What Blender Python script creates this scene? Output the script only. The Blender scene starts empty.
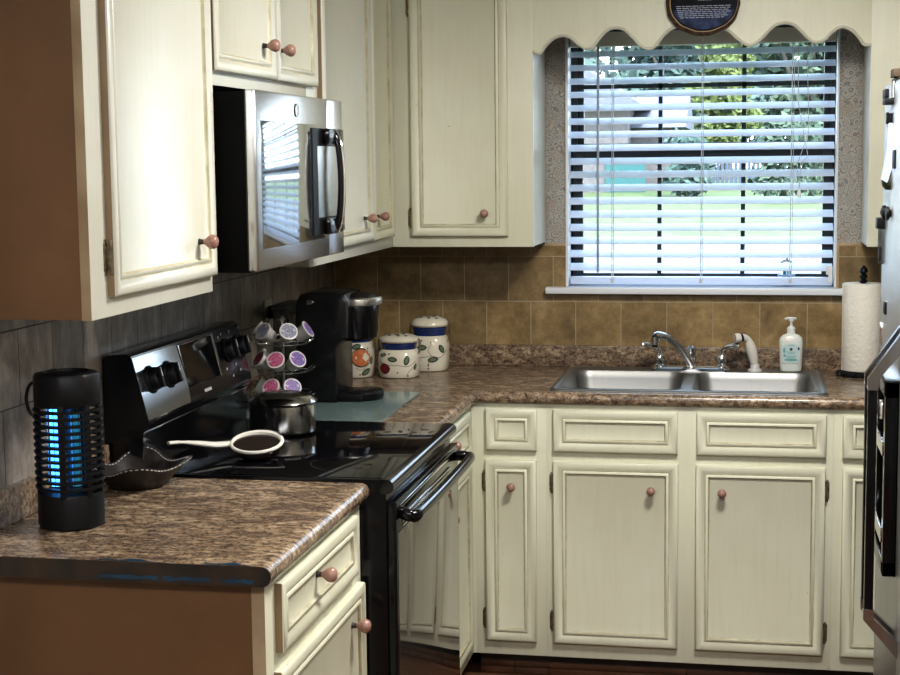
import bpy, bmesh, math, random
from mathutils import Vector, Matrix
random.seed(7)
SC = bpy.context.scene
COL = SC.collection
PI = math.pi
R = math.radians
sin, cos = math.sin, math.cos
ORG = {}          # world origin of every object, so that parts can be modelled in place

# ------------------------------------------------------------------ materials
MATS = {}
def new_mat(name):
    m = bpy.data.materials.new(name); m.use_nodes = True
    nt = m.node_tree; b = nt.nodes['Principled BSDF']
    MATS[name] = m
    return m, nt, b
def rgb(c): return (c[0], c[1], c[2], 1)
def simple(name, c, rough=.5, metal=0, **k):
    m, nt, b = new_mat(name)
    b.inputs['Base Color'].default_value = rgb(c); b.inputs['Roughness'].default_value = rough
    b.inputs['Metallic'].default_value = metal
    for kk, v in k.items(): b.inputs[kk.replace('_', ' ')].default_value = v
    return m
def N(nt, t, **k):
    n = nt.nodes.new(t)
    for a, v in k.items(): setattr(n, a, v)
    return n
def L(nt, a, b): nt.links.new(a, b)
def coords(nt, scale=(1, 1, 1), loc=(0, 0, 0), rot=(0, 0, 0)):
    tc = N(nt, 'ShaderNodeTexCoord'); mp = N(nt, 'ShaderNodeMapping')
    L(nt, tc.outputs['Object'], mp.inputs['Vector'])
    mp.inputs['Scale'].default_value = scale; mp.inputs['Location'].default_value = loc; mp.inputs['Rotation'].default_value = rot
    return mp.outputs['Vector']
def noise(nt, vec, scale, detail=4, rough=.55, dist=0):
    n = N(nt, 'ShaderNodeTexNoise'); n.inputs['Scale'].default_value = scale; n.inputs['Detail'].default_value = detail
    n.inputs['Roughness'].default_value = rough; n.inputs['Distortion'].default_value = dist
    L(nt, vec, n.inputs['Vector']); return n.outputs['Fac']
def ramp(nt, fac, stops):
    r = N(nt, 'ShaderNodeValToRGB'); e = r.color_ramp.elements
    while len(e) < len(stops): e.new(.5)
    for i, (p, c) in enumerate(stops): e[i].position = p; e[i].color = rgb(c) if len(c) == 3 else c
    L(nt, fac, r.inputs['Fac']); return r.outputs['Color']
def mix(nt, fac, a, b, mode='MIX'):
    m = N(nt, 'ShaderNodeMix', data_type='RGBA', blend_type=mode)
    if isinstance(fac, (int, float)): m.inputs[0].default_value = fac
    else: L(nt, fac, m.inputs[0])
    for i, x in ((6, a), (7, b)):
        if isinstance(x, tuple): m.inputs[i].default_value = rgb(x)
        else: L(nt, x, m.inputs[i])
    return m.outputs[2]
def bump(nt, b, h, strength=.2, dist=.002):
    n = N(nt, 'ShaderNodeBump'); n.inputs['Strength'].default_value = strength; n.inputs['Distance'].default_value = dist
    L(nt, h, n.inputs['Height']); L(nt, n.outputs['Normal'], b.inputs['Normal'])

def mottled(name, c1, c2, scale=8, rough=.5, metal=0, sc=(1, 1, 1), bmp=0, lo=.35, hi=.65, detail=5, rr=None, **k):
    m, nt, b = new_mat(name)
    v = coords(nt, sc); f = noise(nt, v, scale, detail)
    L(nt, ramp(nt, f, [(lo, c1), (hi, c2)]), b.inputs['Base Color'])
    b.inputs['Roughness'].default_value = rough; b.inputs['Metallic'].default_value = metal
    if rr:
        mr = N(nt, 'ShaderNodeMapRange'); mr.inputs['To Min'].default_value = rr[0]; mr.inputs['To Max'].default_value = rr[1]
        L(nt, f, mr.inputs['Value']); L(nt, mr.outputs['Result'], b.inputs['Roughness'])
    if bmp: bump(nt, b, f, bmp)
    for kk, vv in k.items(): b.inputs[kk.replace('_', ' ')].default_value = vv
    return m

def paint(name, base, yellow, rough=.42, coat=0):
    m, nt, b = new_mat(name)
    v = coords(nt, (1, 1, 1))
    f = noise(nt, v, 3.0, 4); f2 = noise(nt, coords(nt, (14, 14, 1.2)), 5, 5)
    c = ramp(nt, f, [(.3, base), (.75, yellow)])
    c2 = mix(nt, ramp(nt, f2, [(.45, (0, 0, 0)), (.8, (.16, .16, .16))]), c, tuple(x * .72 for x in yellow))
    # tiny wear specks
    f3 = noise(nt, v, 55, 3)
    c3 = mix(nt, ramp(nt, f3, [(.74, (0, 0, 0)), (.78, (.6, .6, .6))]), c2, (.22, .15, .08))
    L(nt, c3, b.inputs['Base Color'])
    b.inputs['Roughness'].default_value = rough
    bump(nt, b, f2, .07, .001)
    b.inputs['Coat Weight'].default_value = coat; b.inputs['Coat Roughness'].default_value = .27
    return m
CREAM = paint('cream_paint', (.655, .66, .545), (.60, .595, .46))
CREAMSHEEN = paint('cream_paint_window_sheen', (.60, .61, .565), (.56, .56, .47), .32, .42)  # same cream made less yellow; window sheen put into the colour
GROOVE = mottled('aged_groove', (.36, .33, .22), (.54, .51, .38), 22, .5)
SIDETAN = mottled('worn_door_edge', (.15, .10, .050), (.24, .17, .095), 9, .5, sc=(1, 1, .3))
FRTAN = mottled('frame_edge_tan', (.22, .155, .09), (.31, .24, .15), 7, .5)
BROWNP = mottled('brown_side_panel', (.092, .044, .015), (.136, .068, .026), 4.5, .55, lo=.3, hi=.7)
KNOB = mottled('knob_wood', (.28, .155, .12), (.36, .215, .175), 40, .28)
HINGE = mottled('antique_hinge', (.12, .095, .06), (.30, .25, .16), 60, .38, .7)
DARKSCREW = simple('knob_stem', (.03, .025, .02), .5)
WALLP = None

def wallpaper():
    m, nt, b = new_mat('wallpaper_scroll')
    v = coords(nt, (1, 1, 1))
    w = noise(nt, v, 14, 2)
    add = N(nt, 'ShaderNodeVectorMath', operation='MULTIPLY_ADD')
    L(nt, v, add.inputs[0]); add.inputs[1].default_value = (1, 1, 1)
    nn = N(nt, 'ShaderNodeTexNoise'); nn.inputs['Scale'].default_value = 16; nn.inputs['Detail'].default_value = 1; L(nt, v, nn.inputs['Vector'])
    sc = N(nt, 'ShaderNodeVectorMath', operation='SCALE'); L(nt, nn.outputs['Color'], sc.inputs[0]); sc.inputs['Scale'].default_value = .05
    L(nt, sc.outputs[0], add.inputs[2])
    vo = N(nt, 'ShaderNodeTexVoronoi'); vo.inputs['Scale'].default_value = 42; L(nt, add.outputs[0], vo.inputs['Vector'])
    sn = N(nt, 'ShaderNodeMath', operation='SINE'); mu = N(nt, 'ShaderNodeMath', operation='MULTIPLY'); mu.inputs[1].default_value = 19
    L(nt, vo.outputs['Distance'], mu.inputs[0]); L(nt, mu.outputs[0], sn.inputs[0])
    mr = N(nt, 'ShaderNodeMapRange'); mr.inputs['From Min'].default_value = -1; L(nt, sn.outputs[0], mr.inputs['Value'])
    c = ramp(nt, mr.outputs['Result'], [(.0, (.21, .205, .19)), (.35, (.40, .385, .355)), (.65, (.52, .50, .46)), (1, (.34, .325, .30))])
    L(nt, mix(nt, ramp(nt, w, [(.5, (0, 0, 0)), (.7, (.5, .5, .5))]), c, (.36, .28, .21)), b.inputs['Base Color'])
    b.inputs['Roughness'].default_value = .7
    return m
WALLP = wallpaper()

def tile(name, axis, off, cols, grout, streak=(1, 1, 1), rough=.35, lo=.35, hi=.68):
    m, nt, b = new_mat(name)
    tc = N(nt, 'ShaderNodeTexCoord'); sp = N(nt, 'ShaderNodeSeparateXYZ'); L(nt, tc.outputs['Object'], sp.inputs[0])
    cb = N(nt, 'ShaderNodeCombineXYZ'); L(nt, sp.outputs[axis], cb.inputs[0]); L(nt, sp.outputs['Z'], cb.inputs[1])
    mp = N(nt, 'ShaderNodeMapping'); mp.inputs['Location'].default_value = (-off[0], -off[1], 0); L(nt, cb.outputs[0], mp.inputs['Vector'])
    br = N(nt, 'ShaderNodeTexBrick'); L(nt, mp.outputs[0], br.inputs['Vector'])
    br.offset = .5; br.offset_frequency = 2
    for k, v in (('Scale', 1), ('Mortar Size', .0016), ('Mortar Smooth', .3), ('Bias', 0), ('Brick Width', .1547), ('Row Height', .1547)): br.inputs[k].default_value = v
    br.inputs['Color1'].default_value = (.78, .78, .78, 1); br.inputs['Color2'].default_value = (1.15, 1.13, 1.1, 1); br.inputs['Mortar'].default_value = (1, 1, 1, 1)
    v = coords(nt, streak)
    f = noise(nt, v, 11, 8, .72, .15)
    c = ramp(nt, f, [(lo, cols[0]), ((lo + hi) / 2, cols[1]), (hi, cols[2])])
    c = mix(nt, 1.0, c, br.outputs['Color'], 'MULTIPLY')
    c = mix(nt, br.outputs['Fac'], c, grout)
    L(nt, c, b.inputs['Base Color'])
    mr = N(nt, 'ShaderNodeMapRange'); mr.inputs['To Min'].default_value = rough; mr.inputs['To Max'].default_value = .8
    L(nt, br.outputs['Fac'], mr.inputs['Value']); L(nt, mr.outputs['Result'], b.inputs['Roughness'])
    inv = N(nt, 'ShaderNodeMath', operation='SUBTRACT'); inv.inputs[0].default_value = 1; L(nt, br.outputs['Fac'], inv.inputs[1])
    ad = N(nt, 'ShaderNodeMath', operation='MULTIPLY_ADD'); L(nt, f, ad.inputs[0]); ad.inputs[1].default_value = .25; L(nt, inv.outputs[0], ad.inputs[2])
    bump(nt, b, ad.outputs[0], .5, .002)
    return m
TILEB = tile('back_wall_tile', 'X', (.2496, 1.1385), [(.17, .115, .050), (.28, .198, .092), (.41, .305, .16)], (.40, .35, .25))
TILEL = tile('left_wall_tile', 'Y', (-1.866, 1.1385), [(.14, .12, .105), (.26, .23, .20), (.42, .38, .34)], (.07, .06, .052), (1.6, 1.6, .8), .4)  # bluish light on this wall is put into the greyer tile colours
TILETRIM = mottled('tile_edge_trim', (.36, .26, .14), (.48, .36, .22), 20, .4)

def laminate():
    m, nt, b = new_mat('speckled_laminate')
    v = coords(nt, (1, 1, 1))
    f = noise(nt, coords(nt, (.5, 1, 1)), 62, 9, .78); g = noise(nt, coords(nt, (.55, 1.1, 1)), 15, 5, .65, 1.0); h = noise(nt, v, 150, 4, .7)
    c = ramp(nt, f, [(.33, (.04, .027, .018)), (.43, (.15, .10, .064)), (.52, (.32, .23, .15)), (.64, (.58, .47, .33))])
    c = mix(nt, ramp(nt, g, [(.42, (0, 0, 0)), (.62, (.75, .75, .75))]), c, (.085, .052, .038))
    c = mix(nt, ramp(nt, h, [(.52, (0, 0, 0)), (.60, (.4, .4, .4))]), c, (.40, .33, .23))
    sp1 = noise(nt, v, 80, 3, .6)
    c = mix(nt, ramp(nt, sp1, [(.54, (0, 0, 0)), (.61, (.62, .62, .62))]), c, (.022, .014, .012))
    L(nt, c, b.inputs['Base Color'])
    b.inputs['Roughness'].default_value = .24
    bump(nt, b, f, .05, .001)
    return m
LAM = laminate()
LAMDARK = mottled('laminate_end_worn', (.004, .004, .004), (.035, .018, .010), 14, .4)
FLOORM = None
def floor_mat():
    m, nt, b = new_mat('brown_vinyl_floor')
    v = coords(nt, (1, 1, 1))
    br = N(nt, 'ShaderNodeTexBrick'); L(nt, v, br.inputs['Vector']); br.offset = .37
    for k, x in (('Scale', 1), ('Mortar Size', .002), ('Brick Width', .9), ('Row Height', .12)): br.inputs[k].default_value = x
    br.inputs['Color1'].default_value = (.10, .045, .022, 1); br.inputs['Color2'].default_value = (.17, .08, .04, 1); br.inputs['Mortar'].default_value = (.02, .012, .008, 1)
    f = noise(nt, coords(nt, (2, 22, 1)), 5, 6)
    L(nt, mix(nt, 1.0, br.outputs['Color'], ramp(nt, f, [(.3, (.6, .6, .6)), (.7, (1.3, 1.3, 1.3))]), 'MULTIPLY'), b.inputs['Base Color'])
    b.inputs['Roughness'].default_value = .4
    return m
FLOORM = floor_mat()
WALLM = mottled('painted_wall', (.55, .52, .44), (.60, .57, .49), 3, .7)
CEILM = mottled('ceiling_paint', (.72, .71, .68), (.78, .77, .74), 30, .8)
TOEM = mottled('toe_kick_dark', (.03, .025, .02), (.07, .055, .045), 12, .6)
BLACK = simple('black_enamel', (.004, .004, .005), .14, 0, Specular_IOR_Level=.4)
BLACKM = simple('black_matte_plastic', (.004, .004, .005), .45, 0, Specular_IOR_Level=.25)
BLACKG = simple('black_glass', (.003, .003, .004), .05, 0, Specular_IOR_Level=.3)
def brushed(name, c, rough, sc):
    m, nt, b = new_mat(name)
    f = noise(nt, coords(nt, sc), 12, 6, .7)
    L(nt, ramp(nt, f, [(.3, tuple(x * .9 for x in c)), (.7, c)]), b.inputs['Base Color'])
    b.inputs['Metallic'].default_value = 1
    mr = N(nt, 'ShaderNodeMapRange'); mr.inputs['To Min'].default_value = rough * .8; mr.inputs['To Max'].default_value = rough * 1.3
    L(nt, f, mr.inputs['Value']); L(nt, mr.outputs['Result'], b.inputs['Roughness'])
    return m
STEEL = brushed('brushed_stainless', (.62, .62, .61), .26, (1, 1, 30))
STEELM = brushed('microwave_stainless', (.66, .67, .68), .22, (1, 1, 25))
SINKM = brushed('sink_steel', (.33, .33, .32), .42, (20, 1, 1))
POTM = brushed('pot_steel', (.55, .54, .52), .16, (1, 1, 30))
CHROME = simple('chrome', (.75, .76, .78), .07, 1)
WIRE = simple('chrome_wire', (.55, .55, .53), .22, 1)
MWGLASS = simple('microwave_window_glass', (.48, .51, .54), .06, .95)
OVGLASS = simple('oven_mirror_glass', (.23, .22, .20), .05, .9)
WHITEP = simple('white_plastic', (.75, .76, .76), .35)
WHITEC = simple('white_ceramic', (.72, .70, .64), .18)
CERAM = mottled('cream_ceramic', (.66, .62, .50), (.72, .68, .57), 6, .16)
BLUEB = mottled('cobalt_blue_glaze', (.008, .018, .08), (.02, .045, .18), 18, .25)
LEAFG = simple('painted_leaf_green', (.14, .19, .12), .3)
LEAFD = simple('painted_dark_outline', (.03, .04, .03), .3)
REDP = mottled('painted_apple_red', (.12, .012, .015), (.22, .03, .03), 40, .25)
ORNG = mottled('painted_orange', (.50, .14, .05), (.62, .24, .10), 30, .25)
DARKCER = simple('dark_brown_gloss', (.03, .022, .018), .12)  # glossy dark brown over the whole spoon rest bowl
PAPERT = None
def towel_mat():
    m, nt, b = new_mat('quilted_paper')
    v = coords(nt, (1, 1, 1), rot=(0, R(45), 0))
    vo = N(nt, 'ShaderNodeTexVoronoi'); vo.inputs['Scale'].default_value = 95; L(nt, v, vo.inputs['Vector'])
    b.inputs['Base Color'].default_value = (.80, .78, .71, 1); b.inputs['Roughness'].default_value = .9
    bump(nt, b, vo.outputs['Distance'], .6, .003); return m
PAPERT = towel_mat()
IVORY = simple('ivory_plate', (.50, .46, .36), .4)
def slat_mat():
    m, nt, b = new_mat('blind_slat_white')
    b.inputs['Base Color'].default_value = (.80, .85, .92, 1); b.inputs['Roughness'].default_value = .4
    tr = N(nt, 'ShaderNodeBsdfTranslucent'); tr.inputs['Color'].default_value = (.78, .86, .98, 1)
    ms = N(nt, 'ShaderNodeMixShader'); ms.inputs[0].default_value = .42
    L(nt, b.outputs[0], ms.inputs[1]); L(nt, tr.outputs[0], ms.inputs[2])
    L(nt, ms.outputs[0], nt.nodes['Material Output'].inputs['Surface']); return m
SLAT = slat_mat()
SASH = simple('bronze_sash', (.022, .028, .032), .4)
CORD = simple('blind_cord', (.55, .56, .55), .6)
WANDM = simple('tilt_wand', (.36, .40, .46), .3)
def glass(name, c, tint=.9, gloss=.07, rough=.01):
    m, nt, b = new_mat(name)
    t = N(nt, 'ShaderNodeBsdfTransparent'); t.inputs['Color'].default_value = rgb(c)
    g = N(nt, 'ShaderNodeBsdfGlossy'); g.inputs['Roughness'].default_value = rough; g.inputs['Color'].default_value = (.9, .9, .9, 1)
    ms = N(nt, 'ShaderNodeMixShader'); ms.inputs[0].default_value = gloss
    L(nt, t.outputs[0], ms.inputs[1]); L(nt, g.outputs[0], ms.inputs[2]); L(nt, ms.outputs[0], nt.nodes['Material Output'].inputs['Surface'])
    return m
PANE = glass('window_pane', (.96, .98, .98), gloss=.015)
SMOKEP = glass('smoky_clear_plastic', (.45, .47, .47), gloss=.12, rough=.08)
BOARDG = simple('frosted_green_glass', (.17, .24, .23), .12, 0, Alpha=.88)
UV = None
def emis(name, c, s):
    m, nt, b = new_mat(name); b.inputs['Base Color'].default_value = rgb(c)
    b.inputs['Emission Color'].default_value = rgb(c); b.inputs['Emission Strength'].default_value = s; return m
UV = emis('uv_tube_glow', (.06, .36, 1.0), 4.0)
UV2 = emis('uv_tube_glow_dim', (.03, .26, .45), .5)
LEATHER = mottled('black_leather', (.008, .007, .007), (.028, .022, .02), 30, .35, bmp=.3)
STITCH = simple('white_stitch', (.60, .58, .56), .6)
BARK = mottled('bark_edge', (.012, .008, .005), (.09, .05, .026), 60, .9, bmp=.9)
SLICE = mottled('wood_slice', (.33, .22, .12), (.42, .30, .17), 30, .6)
PLAQ = mottled('plaque_black_paint', (.002, .002, .003), (.008, .010, .016), 14, .6, Specular_IOR_Level=.15)
PLAQT = simple('plaque_lettering', (.30, .34, .44), .5)
PLAQB = mottled('plaque_blue_band', (.008, .014, .045), (.035, .06, .15), 30, .5, Specular_IOR_Level=.15)
PODW = simple('pod_cup_white', (.58, .56, .53), .35)
SOAPM = simple('soap_translucent_white', (.76, .78, .74), .22, Subsurface_Weight=.2)
LABEL = simple('soap_label_pale', (.56, .68, .67), .4)
TEAL = simple('teal_print', (.18, .42, .42), .4)
NAVY = simple('navy_print', (.03, .05, .14), .4)
PAINTBLUE = mottled('blue_paint_smear', (.003, .018, .04), (.006, .045, .09), 30, .35)

# ------------------------------------------------------------------ geometry
class MB:
    def __init__(s): s.bm = bmesh.new()
    def box(s, x0, x1, y0, y1, z0, z1, bev=0, mi=0, seg=2, M=None):
        g = bmesh.ops.create_cube(s.bm, size=1)
        vs = g['verts']
        for v in vs: v.co = Vector((x0 + (v.co.x + .5) * (x1 - x0), y0 + (v.co.y + .5) * (y1 - y0), z0 + (v.co.z + .5) * (z1 - z0)))
        fs = set(f for v in vs for f in v.link_faces)
        if bev:
            es = list(set(e for v in vs for e in v.link_edges))
            r = bmesh.ops.bevel(s.bm, geom=es, offset=bev, segments=seg, profile=.6, affect='EDGES')
            fs = set(r['faces']) | set(f for f in fs if f.is_valid)
            vs = list(set(v for f in fs for v in f.verts))
        for f in fs: f.material_index = mi
        if M is not None: bmesh.ops.transform(s.bm, matrix=M, verts=vs)
        return s
    def loft(s, rings, mi=0, cap=True, close=False, mis=None):
        V = [[s.bm.verts.new(p) for p in r] for r in rings]; n = len(rings[0])
        seq = list(range(len(V) - 1)); F = []
        for i in seq:
            for j in range(n):
                try: f = s.bm.faces.new((V[i][j], V[i][(j + 1) % n], V[i + 1][(j + 1) % n], V[i + 1][j]))
                except ValueError: continue
                f.material_index = mis[i] if mis else mi; F.append(f)
        if close:
            for j in range(n):
                f = s.bm.faces.new((V[-1][j], V[-1][(j + 1) % n], V[0][(j + 1) % n], V[0][j])); f.material_index = mi; F.append(f)
        elif cap:
            for r, k in ((V[0], 0), (V[-1], -1)):
                f = s.bm.faces.new(r); f.material_index = (mis[k] if mis else mi); F.append(f)
        bmesh.ops.recalc_face_normals(s.bm, faces=F)
        return s
    def lathe(s, prof, c=(0, 0, 0), axis='z', seg=28, mi=0, sx=1, sy=1, M=None, sq=None, mis=None, cap=True):
        rings = []
        for r, z in prof:
            ring = []
            for k in range(seg):
                a = 2 * PI * k / seg; ca, sa = cos(a), sin(a)
                if sq: q = (abs(ca) ** sq + abs(sa) ** sq) ** (-1 / sq)
                else: q = 1
                x, y = max(r, 1e-5) * q * ca * sx, max(r, 1e-5) * q * sa * sy
                p = Vector((x, y, z)) if axis == 'z' else Vector((z, x, y)) if axis == 'x' else Vector((x, -z, y)) if axis == '-y' else Vector((x, z, y))
                if M is not None: p = M @ p
                ring.append(p + Vector(c))
            rings.append(ring)
        return s.loft(rings, mi, cap, mis=mis)
    def tube(s, pts, r, seg=10, mi=0, closed=False, sx=1, up=None):
        P = [Vector(p) for p in pts]; n = len(P)
        rr = r if isinstance(r, (list, tuple)) else [r] * n
        T = []
        for i in range(n):
            a = P[(i - 1) % n] if (closed or i > 0) else P[0]; b = P[(i + 1) % n] if (closed or i < n - 1) else P[-1]
            T.append((b - a).normalized())
        u = Vector(up) if up else (Vector((0, 0, 1)) if abs(T[0].z) < .9 else Vector((1, 0, 0)))
        u = (u - T[0] * u.dot(T[0])).normalized()
        rings = []
        for i in range(n):
            u = (u - T[i] * u.dot(T[i])).normalized(); w = T[i].cross(u)
            rings.append([P[i] + (u * cos(2 * PI * k / seg) * sx + w * sin(2 * PI * k / seg)) * rr[i] for k in range(seg)])
        return s.loft(rings, mi, True, closed)
    def prism(s, poly, fn, lo, hi, mi=0, side=None):
        return s.loft([[Vector(fn(a, b, lo)) for a, b in poly], [Vector(fn(a, b, hi)) for a, b in poly]], mi, True, mis=[side if side is not None else mi, mi] if False else None)
    def face(s, pts, mi=0):
        f = s.bm.faces.new([s.bm.verts.new(p) for p in pts]); f.material_index = mi; return s
    def build(s, name, mats, parent=None, org=None, ang=35, **props):
        off = ORG[parent.name] if parent is not None else Vector(org) if org is not None else Vector((0, 0, 0))
        for v in s.bm.verts: v.co -= off
        me = bpy.data.meshes.new(name); s.bm.to_mesh(me); s.bm.free()
        for m in (mats if isinstance(mats, (list, tuple)) else [mats]): me.materials.append(m)
        for p in me.polygons: p.use_smooth = True
        me.set_sharp_from_angle(angle=R(ang))
        o = bpy.data.objects.new(name, me); COL.objects.link(o)
        if parent is not None: o.parent = parent
        else: o.location = off
        ORG[o.name] = off
        for k, v in props.items(): o[k] = v
        return o
def thing(name, label, cat, loc, group=None):
    o = bpy.data.objects.new(name, None); COL.objects.link(o); o.location = loc; o.empty_display_size = .05
    ORG[o.name] = Vector(loc); o['label'] = label; o['category'] = cat
    if group: o['group'] = group
    return o
def struct(mb, name, mats, **k): return mb.build(name, mats, kind='structure', **k)
def arc(c, r, a0, a1, n, fn): return [fn(c[0] + r * cos(R(a0 + (a1 - a0) * i / n)), c[1] + r * sin(R(a0 + (a1 - a0) * i / n))) for i in range(n + 1)]

# ------------------------------------------------------------------ room shell
b = MB(); b.box(0, 2.62, -7.5, 0, -.05, 0); struct(b, 'floor', FLOORM)
b = MB(); b.box(-.15, 2.77, -7.65, .15, 2.44, 2.55); struct(b, 'ceiling', CEILM)
b = MB(); b.box(-.15, 0, -7.65, .15, -.05, 2.44); struct(b, 'wall_left', WALLM)
b = MB(); b.box(2.62, 2.77, -7.65, .15, -.05, 2.44); struct(b, 'wall_right', WALLM)
b = MB(); b.box(0, 2.62, -7.65, -7.5, -.05, 2.44); struct(b, 'wall_front', WALLM)
WX0, WX1, WZ0, WZ1 = .842, 1.732, 1.168, 2.07
b = MB()
b.box(0, WX0, 0, .15, -.05, 2.44); b.box(WX1, 2.62, 0, .15, -.05, 2.44)
b.box(WX0, WX1, 0, .15, -.05, WZ0); b.box(WX0, WX1, 0, .15, WZ1, 2.44); struct(b, 'wall_back', WALLP)
# tiled backsplashes
b = MB()
b.box(.008, 2.62, -.008, 0, .915, 1.168); b.box(.008, .834, -.008, 0, 1.168, 1.331); b.box(1.741, 2.62, -.008, 0, 1.168, 1.331)
struct(b, 'trim_1', TILEB)
b = MB(); b.box(0, .008, -2.735, 0, .915, 1.36); struct(b, 'trim_2', TILEL)
b = MB(); b.box(.7685, .834, -.0115, 0, 1.327, 1.337, .001); b.box(1.741, 1.85, -.0115, 0, 1.327, 1.337, .001); b.box(1.7325, 1.7415, -.0115, 0, 1.19, 1.337, .001)
struct(b, 'trim_3', TILETRIM)
# window: casing, jamb, sashes, panes, stool
b = MB()
b.box(.834, .8435, -.012, .07, 1.19, 2.06, .002); b.box(1.7265, 1.7335, -.012, .07, 1.19, 2.06, .002)
win = MB()
fr = [(WX0, WX1, .10, .15, WZ0, 1.215), (WX0, WX1, .10, .15, 2.035, WZ1), (WX0, .862, .10, .15, 1.215, 2.035), (1.712, WX1, .10, .15, 1.215, 2.035)]
for a in fr: win.box(*a)
w = struct(win, 'window_1', SASH)
b.build('window_casing', simple('white_trim', (.74, .77, .80), .4), w, kind='structure')
b = MB()   # upper sash (outer) and lower sash (inner)
def sash(b, z0, z1, y0, y1, top, bot, hm):
    b.box(.850, .884, y0, y1, z0, z1, .002); b.box(1.690, 1.724, y0, y1, z0, z1, .002)
    b.box(.884, 1.690, y0, y1, z0, z0 + bot, .002); b.box(.884, 1.690, y0, y1, z1 - top, z1, .002)
    for x in (1.146, 1.427): b.box(x - .007, x + .007, y0 + .006, y1 - .006, z0 + bot, z1 - top)
    if hm: b.box(.884, 1.690, y0 + .006, y1 - .006, hm - .007, hm + .007)
sash(b, 1.645, 2.045, .115, .14, .02, .03, 1.869); b.build('upper_sash', SASH, w)
b = MB(); sash(b, 1.20, 1.668, .08, .107, .048, .03, None); b.build('lower_sash', SASH, w)
b = MB(); b.box(.884, 1.690, .127, .129, 1.675, 2.025); b.box(.884, 1.690, .092, .094, 1.23, 1.62); b.build('glass_panes', PANE, w)
b = MB(); b.box(.768, 1.815, -.045, .10, 1.167, 1.189, .004); b.build('stool_board', MATS['white_trim'], w)
# exterior wall face strip
# ------------------------------------------------------------------ doors, drawers, knobs, hinges
PROF = [(0, 0), (0, .0140), (.0025, .0172), (.008, .0190), (.014, .0195), (.021, .0165), (.0265, .0125), (.029, .012), (.0315, .0150), (.0365, .0152), (.0405, .0085), (.0415, .0080)]
PMI = [2, 0, 0, 0, 0, 0, 1, 0, 0, 1, 0]
def mapf(face, plane):
    if face == 'y': return lambda u, v, w: Vector((u, plane - w, v))
    return lambda u, v, w: Vector((plane + w, u, v))
def panel(parent, name, face, plane, u0, u1, v0, v1, mats, **pr):
    f = mapf(face, plane); b = MB(); k = min(1, (min(u1 - u0, v1 - v0) - .03) / .083)
    rings = [[f(u0 + i * k, v0 + i * k, h), f(u1 - i * k, v0 + i * k, h), f(u1 - i * k, v1 - i * k, h), f(u0 + i * k, v1 - i * k, h)] for i, h in PROF]
    b.loft(rings, 0, True, mis=PMI)
    for f_ in b.bm.faces:
        f_.normal_update()
        if f_.material_index == 2 and abs(f_.normal.z) > .5: f_.material_index = 0
    return b.build(name, mats, parent, ang=50, **pr)
KP = [(.0, .0), (.0065, .0), (.005, .004), (.0045, .010), (.0065, .014), (.0105, .019), (.0135, .026), (.0138, .031), (.0115, .037), (.007, .0405), (0, .042)]
def knob(parent, face, plane, u, v, s=1.0):
    f = mapf(face, plane); b = MB()
    rings = [[f(u + max(r, 1e-4) * s * cos(2 * PI * k / 18), v + max(r, 1e-4) * s * sin(2 * PI * k / 18), w) for k in range(18)] for r, w in KP]
    b.loft(rings, 0, True, mis=[1, 1, 1, 0, 0, 0, 0, 0, 0, 0])
    return b.build('knob', [KNOB, DARKSCREW], parent)
def hinge(parent, face, plane, u, v, side=-1):
    f = mapf(face, plane); b = MB()
    def bx(ua, ub, va, vb, w0, w1):
        p = [f(ua, va, w0), f(ub, vb, w1)]
        lo = [min(p[0][i], p[1][i]) for i in range(3)]; hi = [max(p[0][i], p[1][i]) for i in range(3)]
        b.box(lo[0], hi[0], lo[1], hi[1], lo[2], hi[2], .0008)
    d = side
    bx(u, u + d * .013, v - .026, v + .026, -.0005, .0025); bx(u - d * .001, u + d * .005, v - .019, v + .019, 0, .012)
    bx(u + d * .004, u + d * .010, v - .033, v + .033, -.0005, .002)
    b.tube([f(u + d * .002, v - .031, .010), f(u + d * .002, v + .031, .010)], .0035, 8)
    for z in (-.018, .018): b.tube([f(u + d * .010, v + z, .002), f(u + d * .010, v + z, .004)], .0025, 8)
    return b.build('hinge', HINGE, parent)
MB_BACK = [CREAM, GROOVE, CREAM]; MB_LEFT = [CREAMSHEEN, GROOVE, SIDETAN]

def carcass(t, x0, x1, y0, y1, z0, z1, mats, frame=None):
    b = MB(); b.box(x0, x1, y0, y1, z0, z1); return b.build('carcass', mats, t)
def toe(t, x0, x1, y0, y1, z1=.08):
    b = MB(); b.box(x0, x1, y0, y1, 0, z1); return b.build('toe_kick', TOEM, t)

# --- back run base cabinets (face plane y=-.61)
YF = -.6098
def base_back(name, label, x0, x1, drawers, doors, grp):
    t = thing(name, label, 'cabinet', ((x0 + x1) / 2, -.3, 0), grp)
    if name == 'sink_base_cabinet':
        b = MB(); b.box(x0, x0 + .018, -.59, -.012, .08, .877); b.box(x1 - .018, x1, -.59, -.012, .08, .877); b.box(x0, x1, -.59, -.012, .08, .10); b.box(x0, x1, -.03, -.012, .1, .877)
        b.build('carcass', CREAM, t)
    else: carcass(t, x0, x1, -.59, -.012, .08, .877, CREAM)
    b = MB(); b.box(x0, x1, YF, -.59, .08, .877, .0008); b.build('face_frame', CREAM, t)
    toe(t, x0, x1, -.54, -.012)
    b = MB(); b.box(x0, x1, -.556, -.541, 0, .022, .004); b.box(x0, x1, -.549, -.541, .022, .04, .003); b.build('shoe_molding', FLOORM, t)
    for (a, c) in drawers: panel(t, 'false_drawer_front', 'y', YF, a, c, .732, .862, MB_BACK)
    for (a, c, kx, hs) in doors:
        d = panel(t, 'door', 'y', YF, a, c, .127, .702, MB_BACK)
        if kx: knob(d, 'y', YF - .009, kx, .621, .98)
        if hs:
            for z in (.632, .196): hinge(d, 'y', YF, a if hs < 0 else c, z, hs)
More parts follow.
